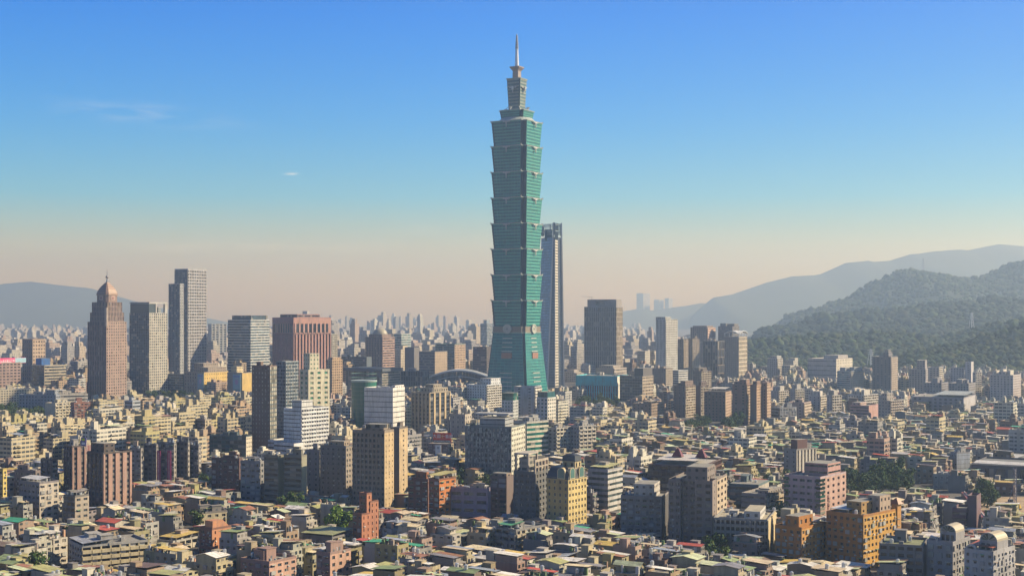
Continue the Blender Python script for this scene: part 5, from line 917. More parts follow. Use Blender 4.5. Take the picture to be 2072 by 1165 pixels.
def hill(pts, Y, front, back, amp, seed, label, trees=0, sub=1, size=5.0, fade=.06, nx=150, nd=36, both=True):
    px = np.array([p[0] for p in pts], float); py = np.array([p[1] for p in pts], float); nz = snoise(seed, 7, .004 * 2600 / Y); n2 = snoise(seed + 5, 6, .02)
    x0, x1 = gx(px[0], Y), gx(px[-1], Y)
    def hz(x, t):                                        # t: 0 at the ridge, 1 at the foot in front, -1 behind
        p = CX + x / Y * F; zr = np.maximum(0, gz(np.interp(p, px, py), Y)); s = (x - x0) / (x1 - x0)
        fd = np.clip(s / fade, 0, 1) * (np.clip((1 - s) / fade, 0, 1) if both else 1); fd = fd * fd * (3 - 2 * fd); tt = np.abs(t)
        prof = (1 - tt) ** 1.15; return np.maximum(-3, (zr * prof * (1 + .18 * nz(x, t * front * .8) * np.sin(np.pi * tt)) + amp * nz(x * 1.3 + 99, t * front) * np.sin(np.pi * tt) ** .8 + 2.5 * n2(x, t * front)) * fd - 3 * tt ** 6)
    X = np.linspace(x0, x1, nx); Tt = np.concatenate([np.linspace(1, 0, nd), np.linspace(0, -1, nd // 3)[1:]])
    XX, TT = np.meshgrid(X, Tt); ZZ = hz(XX, TT); YY = Y - np.where(TT > 0, TT * front, TT * back)
    v = np.stack([XX, YY, ZZ], -1).reshape(-1, 3); m = len(Tt); idx = np.arange(m * nx).reshape(m, nx)
    f = np.stack([idx[:-1, :-1], idx[:-1, 1:], idx[1:, 1:], idx[1:, :-1]], -1).reshape(-1, 4)
    me = bpy.data.meshes.new('hill'); me.from_pydata(v.tolist(), [], f.tolist()); me.materials.append(MATS[HILL]); me.polygons.foreach_set('use_smooth', [True] * len(me.polygons))
    o = bpy.data.objects.new('hill', me); COL.objects.link(o); tag(o, label, 'hill', None, 'structure')
    if trees:
        rs = np.random.RandomState(seed); x = rs.uniform(x0, x1, trees); t = rs.uniform(-.06, 1, trees); z = hz(x, t); k = z > 1.5; x, t, z = x[k], t[k], z[k]
        s = size * rs.lognormal(0, .32, len(x)); P = np.stack([x, Y - t * front, z + s * .35], -1)
        blobs('forest', P, np.stack([s, s, s * rs.uniform(.7, 1.15, len(x))], -1), sub, LEAFC, seed, 'dense forest covering the ' + label)
    return hz
E0 = [(2072 + 500, 600)]
hill([(1380, 612), (1480, 596), (1552, 571), (1603, 559), (1650, 557), (1660, 555), (1712, 532), (1758, 527.5), (1766, 530), (1799, 528), (1843, 514.6), (1861, 513.6), (1887, 509), (1938, 505), (1959, 506), (1990, 500), (2021, 494), (2072, 498.6), (2150, 500), (2300, 520), (2500, 540)], 12800, 3200, 3000, 30, 3, 'long pale mountain ridge on the skyline', nx=260)
hill([(1560, 650), (1629, 632.5), (1665, 623.5), (1696, 612), (1719, 605.5), (1745, 586), (1758, 577), (1784, 568), (1820, 546), (1861, 551), (1907, 559), (1938, 565.6), (1990, 559), (2015, 549), (2046, 532), (2072, 531), (2200, 520), (2400, 540)], 6700, 1700, 1200, 22, 4, 'blue pointed hill below the pale ridge', trees=9000, sub=1, size=8.5, nx=260, fade=.04)
hill([(1500, 672), (1614, 661), (1655, 640), (1706, 640), (1737, 631), (1797, 631), (1848, 627), (1912, 614.5), (1964, 614.5), (2003, 604), (2072, 612), (2250, 620)], 4900, 1100, 600, 10, 5, 'middle wooded hill', trees=10000, sub=1, size=8, nx=220)
hill([(1440, 700), (1512, 694), (1552, 688), (1620, 684), (1700, 678), (1800, 676), (1900, 686), (1960, 672), (2010, 660), (2072, 648), (2250, 630)], 3500, 560, 400, 7, 6, 'green foothill behind the pale factory hall', trees=11000, sub=1, size=5.6, nx=220)
hill([(1735, 752), (1800, 735), (1830, 722), (1880, 710), (1950, 700), (2000, 680), (2040, 668), (2072, 655), (2250, 630)], 2850, 330, 380, 5, 7, 'nearest green slope behind the dark hillside tower', trees=7000, sub=1, size=5, nx=160)
hill([(1190, 640), (1263, 629.5), (1294, 624), (1320, 628), (1397, 617), (1418, 613), (1436, 615), (1500, 622), (1560, 632), (1620, 645)], 14000, 1500, 900, 10, 8, 'low blue hills behind the towers')
hill([(-500, 560), (-200, 585), (0, 575), (40, 571), (65, 570), (95, 574), (130, 578), (182, 583), (240, 600), (320, 622), (400, 640), (480, 655)], 14000, 3000, 3000, 20, 9, 'faint long mountain on the far skyline', nx=220)
hill([(-400, 640), (-100, 645), (0, 640), (60, 625), (104, 616), (140, 620), (182, 625), (260, 634), (340, 640)], 13600, 1800, 1100, 10, 10, 'small grey-blue hill beyond the city')
# lattice masts on the hills
def pylon(px, y0, top, Y, lb):
    zb, zt = gz(y0, Y), gz(top, Y); rt = root('lattice_mast', lb, 'mast', (gx(px, Y), Y, zb), .4); m = MB(); h = zt - zb
    for i, j in ((-1, -1), (1, -1), (1, 1), (-1, 1)): m.bar((i * 5, j * 5, 0), (i, j, h), 1.2, STEEL, (.4, .4, .42))
    for k in range(6):
        a, b_ = 5 - 4 * k / 6, 5 - 4 * (k + 1) / 6; m.bar((-a, -a, h * k / 6), (b_, -b_, h * (k + 1) / 6), .7, STEEL, (.4, .4, .42)); m.bar((a, -a, h * k / 6), (-b_, -b_, h * (k + 1) / 6), .7, STEEL, (.4, .4, .42))
    m.build('lattice', rt); m = MB()
    for k in (.7, .82, .94): m.bar((-7, 0, h * k), (7, 0, h * k), .8, STEEL, (.4, .4, .42))
    m.build('cross_arm', rt)
pylon(1868, 553, 522, 6700, 'tall lattice mast standing on the blue pointed hill')
pylon(1762, 738, 706, 2700, 'pale lattice mast beside the dark hillside tower')
pylon(1966, 668, 632, 3500, 'reddish lattice mast half lost on the wooded foothill')
# far faint towers
for i, (xl, xr, tp, lb) in enumerate(((1288, 1315, 593, 'tallest of the faint hazy towers far behind the slim white tower'), (1323, 1343, 606, 'second faint hazy tower standing close to the tallest one'), (1345, 1361, 603, 'slim faint hazy tower at the end of the far group'))):
    B('tower_block', 'faint far tower', lb, xl, (xl + xr) / 2, xr, tp, 15800, (.4, .4, .4), ('f',), ('f',), a=40, group='faint towers in the haze', cat='tower', par=0)
    LM.pop()

# ------------------------------------------------------------------ trees
def crown_mesh(seed, rx, rz_, n):
    rs = np.random.RandomState(seed); m = MB(); cl = [(rs.normal(0, .42, 3) * (rx, rx, rz_), rs.uniform(.35, .6) * rx) for _ in range(11)]
    for _ in range(n):
        c, r_ = cl[rs.randint(11)]; d = rs.normal(0, 1, 3); d /= np.linalg.norm(d); p = c + d * r_ * rs.uniform(.6, 1.05); s = rs.uniform(.3, .65)
        a = rs.normal(0, 1, 3); a -= d * a.dot(d) * .6; a /= np.linalg.norm(a); b_ = np.cross(d + rs.normal(0, .5, 3), a); b_ /= np.linalg.norm(b_)
        m.poly([tuple(p + s * (i * a + j * b_)) for i, j in ((-1, -.6), (.2, -.8), (1, .3), (-.3, .9))], LEAF, LEAFC[rs.randint(5)])
    return m.mesh('crown')
CROWNS = [crown_mesh(k, 4.2, 3.2, 620) for k in range(5)]
def trunk_mesh():
    m = MB(); m.cyl(0, 0, 0, 4.5, .4, .24, 7, BARK, (.1, .1, .1))
    for k in range(4): a = k * 1.6; m.bar((0, 0, 3.5 + .2 * k), (2 * math.cos(a), 2 * math.sin(a), 6 + .3 * k), .22, BARK, (.1, .1, .1))
    return m.mesh('trunk')
TRUNK = trunk_mesh()
def tree(x, y, s, lb, grp=None, zb=0):
    rt = root('tree', lb, 'tree', (x, y, zb), rnd.uniform(0, 6), grp); rt.scale = (s, s, s * rnd.uniform(.9, 1.15))
    inst('trunk', TRUNK, rt, (0, 0, 0)); inst('crown', rnd.choice(CROWNS), rt, (0, 0, 6.4), rnd.uniform(0, 6)); return rt
SHRUB = crown_mesh(9, 1.0, .8, 80)
for (p0, p1, y0, y1, n, s, lb, grp) in ((1714, 1832, 905, 1010, 34, 1.25, 'leafy dark green tree in the little park behind the pink and green block', 'trees in the little park'), (-20, 92, 1500, 1740, 30, 1.35, 'dark shaded tree in the clump below the low cream office', 'dark clump of trees at the edge'),
        (286, 384, 1760, 2000, 28, 1.4, 'shaded tree in the plaza grove between the yellow mall and grey tower', 'plaza grove'), (1168, 1258, 1660, 1880, 22, 1.3, 'shaded tree in the belt at the foot of the turquoise building', 'tree belt by the turquoise building'),
        (1384, 1500, 1370, 1500, 24, 1.2, 'bushy tree growing in front of the brown apartment towers', 'trees below the brown towers'), (1984, 2008, 830, 925, 7, 1.1, 'yellowish green tree along the slanting red site wall', 'trees by the site wall')):
    zone(p0 + 4, p1 - 4, y0, y1)
    for k in range(n):
        y = rnd.uniform(y0, y1); tree(gx(rnd.uniform(p0, p1), y), y, s * rnd.uniform(.75, 1.15), lb, grp)
LEAFC_ = LEAFC; LEAFC = [(.13, .22, .04), (.17, .26, .05), (.10, .18, .035), (.2, .27, .07), (.09, .15, .03)]; CROWNS_ = CROWNS; CROWNS = [crown_mesh(31, 4.2, 3.2, 1400)]  # this tree's leaf colours are brightened to paint in sunlight
tree(gx(686, 752), 752, 1.75, 'big round bright green tree standing alone behind the green-gabled school house'); add_foot((gx(686, 752), 752, 1, 0, 8, 8)); LEAFC, CROWNS = LEAFC_, CROWNS_

for k in range(46):
    y = rnd.uniform(600, 1150); px = rnd.uniform(0, 2070); x = gx(px, y); f = (x, y, 1, 0, 3.2, 3.2)
    if hits(f, 0) or (px > 1980 and y > 700): continue
    tree(x, y, rnd.uniform(.95, 1.5), 'small green street tree squeezed between low sheet-roofed houses', 'street trees among the low houses'); add_foot(f)
# ------------------------------------------------------------------ signs and billboards
def text_mesh(body, size, col, mat=None):
    cu = bpy.data.curves.new('lettering', 'FONT'); cu.body = body; cu.size = size; cu.align_x = 'CENTER'; cu.align_y = 'CENTER'; cu.extrude = .03
    o = bpy.data.objects.new('lettering', cu); COL.objects.link(o); bpy.context.view_layer.update(); me = bpy.data.meshes.new_from_object(o); bpy.data.objects.remove(o); me.name = 'lettering'
    at = me.attributes.new('Col', 'FLOAT_COLOR', 'FACE'); at.data.foreach_set('color', list((*col, 1)) * len(me.polygons)); me.materials.clear(); me.materials.append(MATS[SIGN]); return me
def glyphs(m, w, h, nx, ny, col, r, d=-.36):
    """small stroke marks for writing too small to read"""
    cw, ch = w / nx, h / ny
    for i in range(nx):
        for j in range(ny):
            x, z = -w / 2 + (i + .5) * cw, -h / 2 + (j + .5) * ch; s = min(cw, ch) * .4
            for q in (-.9, .0, .9):
                if r.random() < .85: m.box(x - s, x + s, d, d + .05, z + q * s - s * .16, z + q * s + s * .16, SIGN, col)
            m.box(x - s * .15 + r.uniform(-.5, .5) * s, x + s * .2, d - .01, d + .05, z - s, z + s, SIGN, col)
def board(name, label, cat, px0, px1, py0, py1, Y, ang, col, deco=None, legs=0, grp=None):
    w = (px1 - px0) * Y / F / math.cos(R(ang)); h = (py1 - py0) * Y / F; x = gx((px0 + px1) / 2, Y); z = gz((py0 + py1) / 2, Y)
    rt = root(name, label, cat, (x, Y, z), R(ang), grp); m = MB(); m.box(-w / 2, w / 2, -.3, .1, -h / 2, h / 2, SIGN, col, bottom=True); m.build('panel', rt)
    if legs:
        m = MB()
        for s in (-.4, 0, .4): m.bar((s * w, .3, -h / 2 - legs), (s * w, .3, h / 2), .25, STEEL, (.35, .35, .35)); m.bar((s * w, .3, h / 3), (s * w, 2.5, -h / 2 - legs), .2, STEEL, (.35, .35, .35))
        m.build('support_frame', rt)
    if deco: deco(rt, w, h)
    return rt
B('apartment_block', 'billboard block', 'dark shabby block carrying the red billboard on its roof', 866, 906, 918, 899, 1150, (.17, .13, .13), RS, RS, a=20, cr=(.4, .33, .25), par=.6)
def red_deco(rt, w, h):
    for body, s, x, z, c in (('大國', h * .42, -.29, .12, (.8, .78, .75)), ('12', h * .42, -.03, .12, (.8, .55, .15)), ('一番屋', h * .42, .28, .12, (.8, .78, .75))):
        o = inst('lettering', text_mesh(body, s, c), rt, (x * w, -.33, z * h)); o.rotation_euler = (R(90), 0, 0)
    m = MB(); r = random.Random(5); m.box(-w / 2, w / 2, -.36, -.3, -h * .5, -h * .24, SIGN, (.14, .10, .10)); m.build('lower_strip', rt)
    m = MB(); glyphs(m, w * .9, h * .2, 11, 1, (.7, .7, .68), r, -.42); o = m.build('lettering', rt, (0, 0, -h * .37))
board('billboard', 'red billboard with white writing on the roof of a shabby block', 'billboard', 876, 913, 875, 895, 1138, -14, (.62, .06, .02), red_deco, legs=1)
def pole_deco(rt, w, h):
    m = MB(); m.box(-w / 2, w / 2, -.34, -.3, -h / 2, h * .1, SIGN, (.08, .25, .5)); m.loft([[(w * .2 * math.cos(k * .52), d, h * .38 + w * .2 * math.sin(k * .52)) for k in range(12)] for d in (-.3, -.36)], SIGN, (.1, .1, .12)); m.loft([[(w * .1 * math.cos(k * .52), d, h * .38 + w * .1 * math.sin(k * .52)) for k in range(12)] for d in (-.36, -.4)], SIGN, (.7, .7, .7))
    glyphs(m, w * .7, h * .08, 5, 1, (.4, .4, .42), random.Random(2)); m.build('emblem', rt)
board('hanging_sign', 'tall white and blue upright sign hanging below the red billboard', 'sign', 881, 892.5, 900, 945, 1128, -14, (.66, .66, .64), pole_deco)
def mag_deco(rt, w, h):
    m = MB(); glyphs(m, w * .5, h * .45, 9, 1, (.75, .65, .7), random.Random(4)); m.box(-w * .3, w * .1, -.36, -.3, -h * .32, -h * .22, SIGN, (.75, .6, .68)); m.box(w * .2, w * .5, -.36, -.3, -h * .45, h * .45, SIGN, (.3, .5, .62)); m.build('lettering', rt)
board('billboard', 'magenta roof billboard with white lettering above the pinkish office', 'billboard', -8, 39, 724, 735, 2150, 58, (.62, .06, .2), mag_deco, legs=1)
for px0, lb in ((317.5, 'first magenta vertical banner with pale characters on the shaded block row'), (338.5, 'second magenta vertical banner, beside the dark piered block')):
    def ban(rt, w, h): m = MB(); glyphs(m, w * .5, h * .85, 1, 13, (.5, .34, .42), random.Random(int(px0))); m.build('lettering', rt)
    board('banner', lb, 'banner', px0, px0 + 8, 911, 975, 955, -24, (.24, .02, .09), ban, grp='magenta banners')
def blu(rt, w, h):
    m = MB(); m.box(-w * .3, w * .28, -.38, -.3, h * .1, h * .38, SIGN, (.5, .6, .04)); m.box(-w * .32, w * .35, -.38, -.3, -h * .32, -h * .08, SIGN, (.7, .7, .72)); glyphs(m, w * .4, h * .1, 5, 1, (.2, .15, .35), random.Random(8), -.44); m.build('lettering', rt)
board('billboard', 'square indigo roof sign with lime and white fields on the rear ribbed slab', 'billboard', 163, 176, 884, 902, 900, -35, (.09, .07, .25), blu, legs=2)
def pnk(rt, w, h): m = MB(); glyphs(m, w * .8, h * .8, 3, 3, (.5, .16, .12), random.Random(9)); m.build('lettering', rt)
board('billboard', 'pale pink square billboard with red characters next to the indigo sign', 'billboard', 176, 194, 899, 914, 888, 30, (.6, .4, .33), pnk, legs=2)
def mall(col):
    def f(rt, w, h):
        m = MB(); m.loft([[(w * .22 * math.cos(k * .52), d, h * .12 + h * .13 * math.sin(k * .52)) for k in range(12)] for d in (-.3, -.4)], SIGN, col); m.box(-w * .4, w * .4, -.36, -.3, -h * .3, -h * .24, SIGN, (.05, .2, .22)); m.box(-w * .42, w * .42, -.36, -.3, h * .36, h * .44, SIGN, (.1, .18, .45)); m.box(-w * .42, w * .42, -.36, -.3, -h * .46, -h * .36, SIGN, (.42, .45, .5)); m.build('printed_picture', rt)
    return f
board('banner', 'tall light blue poster hung at the corner of the yellow mall', 'banner', 398.5, 412.5, 756, 796, 2056, -38, (.16, .30, .42), mall((.35, .3, .5)))
board('banner', 'tall light blue poster on the smaller yellow mall wing', 'banner', 470, 488, 757, 798, 2012, -38, (.20, .36, .46), mall((.3, .2, .45)))
# ------------------------------------------------------------------ low houses with sheet roofs, filling the old quarter
ROOFS = [('olive green', (.38, .38, .15)), ('moss green', (.24, .32, .14)), ('emerald', (.04, .32, .18)), ('pale green', (.48, .53, .33)), ('cream', (.66, .56, .36)), ('beige', (.56, .46, .31)), ('light grey', (.56, .55, .52)), ('slate grey', (.22, .22, .24)), ('white', (.70, .68, .64)), ('rust brown', (.30, .14, .08)), ('brick red', (.42, .08, .05)), ('blue-grey', (.27, .31, .38)), ('mustard', (.58, .42, .11)), ('dark brown', (.13, .09, .07))]
RWT = [9, 6, 3, 7, 9, 7, 9, 7, 9, 7, 6, 6, 5, 6]
WALLS = [('cream', (.50, .43, .28)), ('off-white', (.55, .52, .44)), ('grey', (.28, .27, .26)), ('tan', (.38, .28, .18)), ('pinkish', (.40, .28, .22)), ('dull brown', (.22, .15, .11)), ('sallow', (.42, .37, .18)), ('pale grey', (.40, .39, .37))]
WWT = [7, 7, 5, 4, 2, 2, 3, 5]
def house(M, L, D, h, rf, wc, r, wins=None, rich=True):
    """M(key) -> mesh builder; L: depth along local x (fronts at +-x), D: width along local y"""
    w = M('wall'); fl = 3.2; x1, y1 = L / 2, D / 2
    T = Fac(w, M('glazing'), wins); ny = max(2, round(h / fl)); st = ('r', r.uniform(3, 4.2), fl, .58, .46, .25)
    facade(T, (x1, -y1), (0, 1), D, 0, h, st, wc, DG, r); facade(T, (-x1, -y1), (1, 0), L, 0, h, ('r', 4.5, fl, .4, .42, .25) if r.random() < .6 else ('x',), wc, DG, r)
    facade(Fac(w, M('glazing'), None), (x1, y1), (-1, 0), L, 0, h, ('x',), wc); facade(Fac(w, M('glazing'), None), (-x1, y1), (0, -1), D, 0, h, ('r', 3.6, fl, .55, .45, .2) if r.random() < .5 else ('x',), wc, DG, r)
    M('roof').poly([(-x1, -y1, h), (x1, -y1, h), (x1, y1, h), (-x1, y1, h)], FLAT, (.36, .34, .29))
    if r.random() < .55:                                  # balconies on the sunny front
        b_ = M('balcony'); c = jit(wc, .05, r)
        for j in range(1, ny):
            z = j * h / ny
            for s in ((-.46, -.04), (.06, .46)): b_.box(x1, x1 + 1.0, s[0] * D, s[1] * D, z - .15, z + .85, WALL, c, bottom=True)
    rc = rf; k = r.random(); zt = h
    if k < .62:                                           # a sheet roof storey over (almost) the whole top
        f0 = r.uniform(-.55, -.45); f1 = r.choice((.5, .5, .3)); g0, g1 = r.choice((-.52, -.52, -.25)), r.choice((.52, .52, .3)); e = .5; hh = r.uniform(2.3, 3.0); rs = r.uniform(.5, 1.6)
        xa, xb, ya, yb = f0 * L, f1 * L, g0 * D, g1 * D; s = M('roof_storey'); o = M('sheet_roof')
        s.box(xa + .6, xb - .3, ya + .4, yb - .4, h, h + hh - .05, WALL, jit(wc, .08, r)); 
        for q in range(3):
            if r.random() < .7: y = ya + (yb - ya) * (q + .3) / 3; s.box(xb - .3, xb - .24, y, y + (yb - ya) * .18, h + .9, h + 2.0, GLASS, DG)
        za = h + hh
        if r.random() < .5:                               # gable
            ax = r.random() < .5; t = .12
            if ax: P = [[(xa - e, ya - e, za), (xb + e, ya - e, za), (xb + e, (ya + yb) / 2, za + rs), (xa - e, (ya + yb) / 2, za + rs)], [(xb + e, yb + e, za), (xa - e, yb + e, za), (xa - e, (ya + yb) / 2, za + rs), (xb + e, (ya + yb) / 2, za + rs)]]
            else: P = [[(xa - e, yb + e, za), (xa - e, ya - e, za), ((xa + xb) / 2, ya - e, za + rs), ((xa + xb) / 2, yb + e, za + rs)], [(xb + e, ya - e, za), (xb + e, yb + e, za), ((xa + xb) / 2, yb + e, za + rs), ((xa + xb) / 2, ya - e, za + rs)]]
            if ax: s.poly([(xb - .3, ya + .4, za - .05), (xb - .3, yb - .4, za - .05), (xb - .3, (ya + yb) / 2, za + rs - .1)], WALL, wc); s.poly([(xa + .6, yb - .4, za - .05), (xa + .6, ya + .4, za - .05), (xa + .6, (ya + yb) / 2, za + rs - .1)], WALL, wc)
            else: s.poly([(xa + .6, ya + .4, za - .05), (xb - .3, ya + .4, za - .05), ((xa + xb) / 2, ya + .4, za + rs - .1)], WALL, wc)
            for p in P: o.poly(p, SHEET, rc); o.poly([(x, y, z - t) for x, y, z in reversed(p)], SHEET, jit((.2, .18, .16), .03, r))
        else:                                             # lean-to sheets, sometimes in two colours
            parts = [(ya - e, yb + e, rc)] if r.random() < .55 else [(ya - e, (ya + yb) / 2, rc), ((ya + yb) / 2 + .1, yb + e, jit(r.choices(ROOFS, RWT)[0][1], .06, r))]
            dz = r.choice((1, -1)) * rs * .7
            for a, b_, c in parts:
                q = r.uniform(-.3, .3); p = [(xa - e, a, za + .1 + max(0, -dz) + q * .2 + .3), (xb + e, a, za + .1 + max(0, dz) + .3), (xb + e, b_, za + .1 + max(0, dz) + .3), (xa - e, b_, za + .1 + max(0, -dz) + q * .2 + .3)]
                o.poly(p, SHEET, c); o.poly([(x, y, z - .14) for x, y, z in reversed(p)], SHEET, (.18, .17, .15))
        zt = za + rs
    else:                                                 # flat top: parapet, stair house, half a sheet roof
        p_ = M('parapet'); q = .2
        for b_ in ((-x1, x1, -y1, -y1 + q), (-x1, x1, y1 - q, y1), (-x1, -x1 + q, -y1 + q, y1 - q), (x1 - q, x1, -y1 + q, y1 - q)): p_.box(*b_, h, h + 1, WALL, wc)
        if r.random() < .6:
            o = M('sheet_roof'); ya, yb = (-y1, r.uniform(-.1, .2) * D) if r.random() < .5 else (r.uniform(-.2, .1) * D, y1); z = h + 2.4
            pl = [(-x1 - .3, ya, z + .5), (x1 + .3, ya, z), (x1 + .3, yb, z), (-x1 - .3, yb, z + .5)]; o.poly(pl, SHEET, rc); o.poly([(x, y, zz - .12) for x, y, zz in reversed(pl)], SHEET, (.2, .18, .16))
            for x in (-x1 + .3, x1 - .3):
                for y in (ya + .3, yb - .3): o.bar((x, y, h), (x, y, z), .14, STEEL, (.3, .3, .3))
    if r.random() < .6:                                   # stair house
        s = M('stair_house'); x, y = r.uniform(-.3, .1) * L, r.choice((-.36, .36)) * D; hh = r.uniform(2.8, 5.4); a, b_ = r.uniform(1.4, 2.3), r.uniform(1.4, 2.2); c = jit(wc, .08, r)
        s.box(x - a, x + a, y - b_, y + b_, h, h + hh, WALL, c, (FLAT, (.33, .32, .28))); s.box(x - a - .2, x + a + .2, y - b_ - .2, y + b_ + .2, h + hh, h + hh + .2, WALL, c, bottom=True); s.box(x + a, x + a + .04, y - .4, y + .5, h + .1, h + 2.0, SIGN, (.12, .13, .14))
    if rich:
        s = M('roof_clutter')
        for _ in range(r.randint(4, 10)):
            x, y = r.uniform(-.45, .45) * L, r.uniform(-.45, .45) * D; q = r.uniform(.3, .8); s.box(x - q, x + q, y - q * .7, y + q * .7, h, h + r.uniform(.8, 3.4), WALL, jit(r.choice([(.5, .5, .5), (.3, .25, .2), (.12, .2, .08), (.5, .3, .2)]), .1, r))
        if r.random() < .2: s.cyl(r.uniform(-.3, .3) * L, r.uniform(-.3, .3) * D, h, h + r.uniform(4, 6), .06, .05, 5, STEEL, (.5, .5, .5))
    return zt
base_row = lambda Y: HY + H * F / Y
BNDS = []
for o, lm in zip(LIST, LM[:len(LIST)]): pass
def lm_spans():
    out = []
    for f, (px, Y, x, y, sh, top) in zip(LMF, LM): 
        c = corners(f); p = [to_px(*q) for q in c]; out.append((min(p), max(p), Y, base_row(Y), top))
    return out
LMF = FOOT[:0]
seen = {}
for f in FOOT:
    for lm in LM:
        if abs(f[0] - lm[2]) < .01 and abs(f[1] - lm[3]) < .01: seen[lm[4] + str(lm[0])] = (f, lm)
SP = [(min(to_px(*q) for q in corners(f)), max(to_px(*q) for q in corners(f)), lm[1], base_row(lm[1]), lm[5]) for f, lm in seen.values()]
PARKS = [(1714, 1832, 960, 1006), (1384, 1500, 1440, 870), (663, 708, 752, 1080), (1990, 2110, 850, 1030), (1168, 1258, 1770, 826), (286, 384, 1880, 812), (-20, 92, 1620, 845)]
SP += [(a, b_, y, p, p - 20) for a, b_, y, p in PARKS]
def cap_height(p0, p1, Y, tol):
    """tallest a filler may be without hiding what stands behind it"""
    h = 99
    for a, b_, yy, br, tp in SP:
        if yy > Y + 4 and b_ > p0 + 2 and a < p1 - 2: h = min(h, H - (br - tol * 800 / yy - HY) * Y / F)
    return h
A0 = R(30); PU, QU = (math.cos(A0), -math.sin(A0)), (math.sin(A0), math.cos(A0))
def fill_blocks(areas, r, out):
    for a, b_, y0, y1, h0, h1, dens, cs in areas:
        step = 21
        for iy in range(int((y1 - y0) / step)):
            y = y0 + iy * step; xa, xb = gx(a, y), gx(b_, y); n = int((xb - xa) / (step * 1.15))
            for k in range(n):
                if r.random() > dens: continue
                yy = y + r.uniform(-6, 6); x = xa + (k + r.uniform(.2, .8)) * (xb - xa) / n; px = to_px(x, yy)
                L, D = r.uniform(10, 19), r.uniform(10, 22 if px > 505 else 34); an = A0 + r.choice((0, 0, 0, .06)); f = (x, yy, math.cos(an), -math.sin(an), L / 2, D / 2)
                if hits(f, 1.2): continue
                h = h0 + (h1 - h0) * r.random() ** 1.7; hw = (L * .87 + D * .5) / 2 / yy * F; h = min(h, cap_height(px - hw, px + hw, yy, 16) - 3)
                if h < 6: continue
                out.append((h * (L + D) / yy ** 2 * (1 if px > -20 and px < 2090 else .1), x, yy, px, L, D, h, an, r.choice(cs), r.random())); add_foot(f)
blocks = []
fill_blocks([(1180, 2400, 960, 1500, 15, 34, .18, [0, 1, 2, 7, 4, 5]), (-20, 2090, 640, 960, 14, 26, .055, [0, 1, 2, 3, 7])], random.Random(31), blocks)
cand = []
r = random.Random(5)
for pi in range(-66, 96):
    for side in (0, 1):
        Ld = 12.5; p = pi * 31 + side * 13.2; q = 200 + r.uniform(0, 30); run = 0
        while q < 1900:
            wd = r.uniform(6.2, 11); run += 1
            if run > r.randint(7, 12): q += 6.5; run = 0
            qc = q + wd / 2; q += wd + r.choice((.15, .15, .15, .8))
            x, y = p * PU[0] + qc * QU[0], p * PU[1] + qc * QU[1]
            if y < 545 or y > 1720: continue
            px = to_px(x, y)
            if px < -330 or px > 2400: continue
            if y > 1010 and px < 1120 + max(0, (y - 1200)) * .25: continue
            if y > 1500 and px < 1500: continue
            Lx = Ld * r.uniform(.85, 1.08); f = (x, y, PU[0], PU[1], Lx / 2, wd / 2)
            if hits(f, .4): continue
            h = r.choices((r.gauss(11.2, .9), r.uniform(13.5, 16.5), r.uniform(6, 8.5)), (8, 1, 1))[0]
            hw = (Lx * .87 + wd * .5) / 2 / y * F; hm = cap_height(px - hw, px + hw, y, 12) - 2.6
            if h > hm:
                h = math.floor(hm / 3.2) * 3.2
                if h < 3: continue
            if 2.2 < (x - y * .1) % 97 < 9 and r.random() < .2: continue
            cand.append((y, x, px, wd, Lx, h)); add_foot(f)
cand.sort(key=lambda t: (not -30 < t[2] < 2100, t[0])); print('houses', len(cand))
ORD = ['', 'second', 'third', 'fourth', 'fifth', 'sixth', 'seventh', 'eighth', 'ninth', 'tenth', 'eleventh', 'twelfth', 'thirteenth', 'fourteenth', 'fifteenth']
NUM = {1: 'one', 2: 'two', 3: 'three', 4: 'four', 5: 'five', 6: 'six', 7: 'seven', 8: 'eight', 9: 'nine', 10: 'ten', 11: 'eleven', 12: 'twelve', 13: 'thirteen'}
def near(x, y, k=0):
    return sorted(LM, key=lambda l: (l[2] - x) ** 2 + (l[3] - y) ** 2 * .6)[k]
def rel(x, y, lm):
    dy, dx = y - lm[3], abs(to_px(x, y) - to_px(lm[2], lm[3]))
    if dx > 45: return 'beside the'
    return 'in front of the' if dy < 0 else 'behind the'
def unique(items):
    """items: [object, px, base, [refinements]] -> each label made different from all others"""
    by = {}
    for it in items: by.setdefault(it[2], []).append(it)
    for b_, g_ in by.items():
        if len(g_) == 1: g_[0][0]['label'] = b_; continue
        sub = {}
        for it in g_: sub.setdefault(it[3](it[2]), []).append(it)
        for l2, q in sub.items():
            q.sort(key=lambda t: t[1])
            for i, it in enumerate(q): it[0]['label'] = l2 if len(q) == 1 else (('leftmost ' if i == 0 else 'rightmost ' if i == len(q) - 1 else ORD[min(i, 14)] + '-from-left ') + l2)
items = []
big = MB(); nind = 300
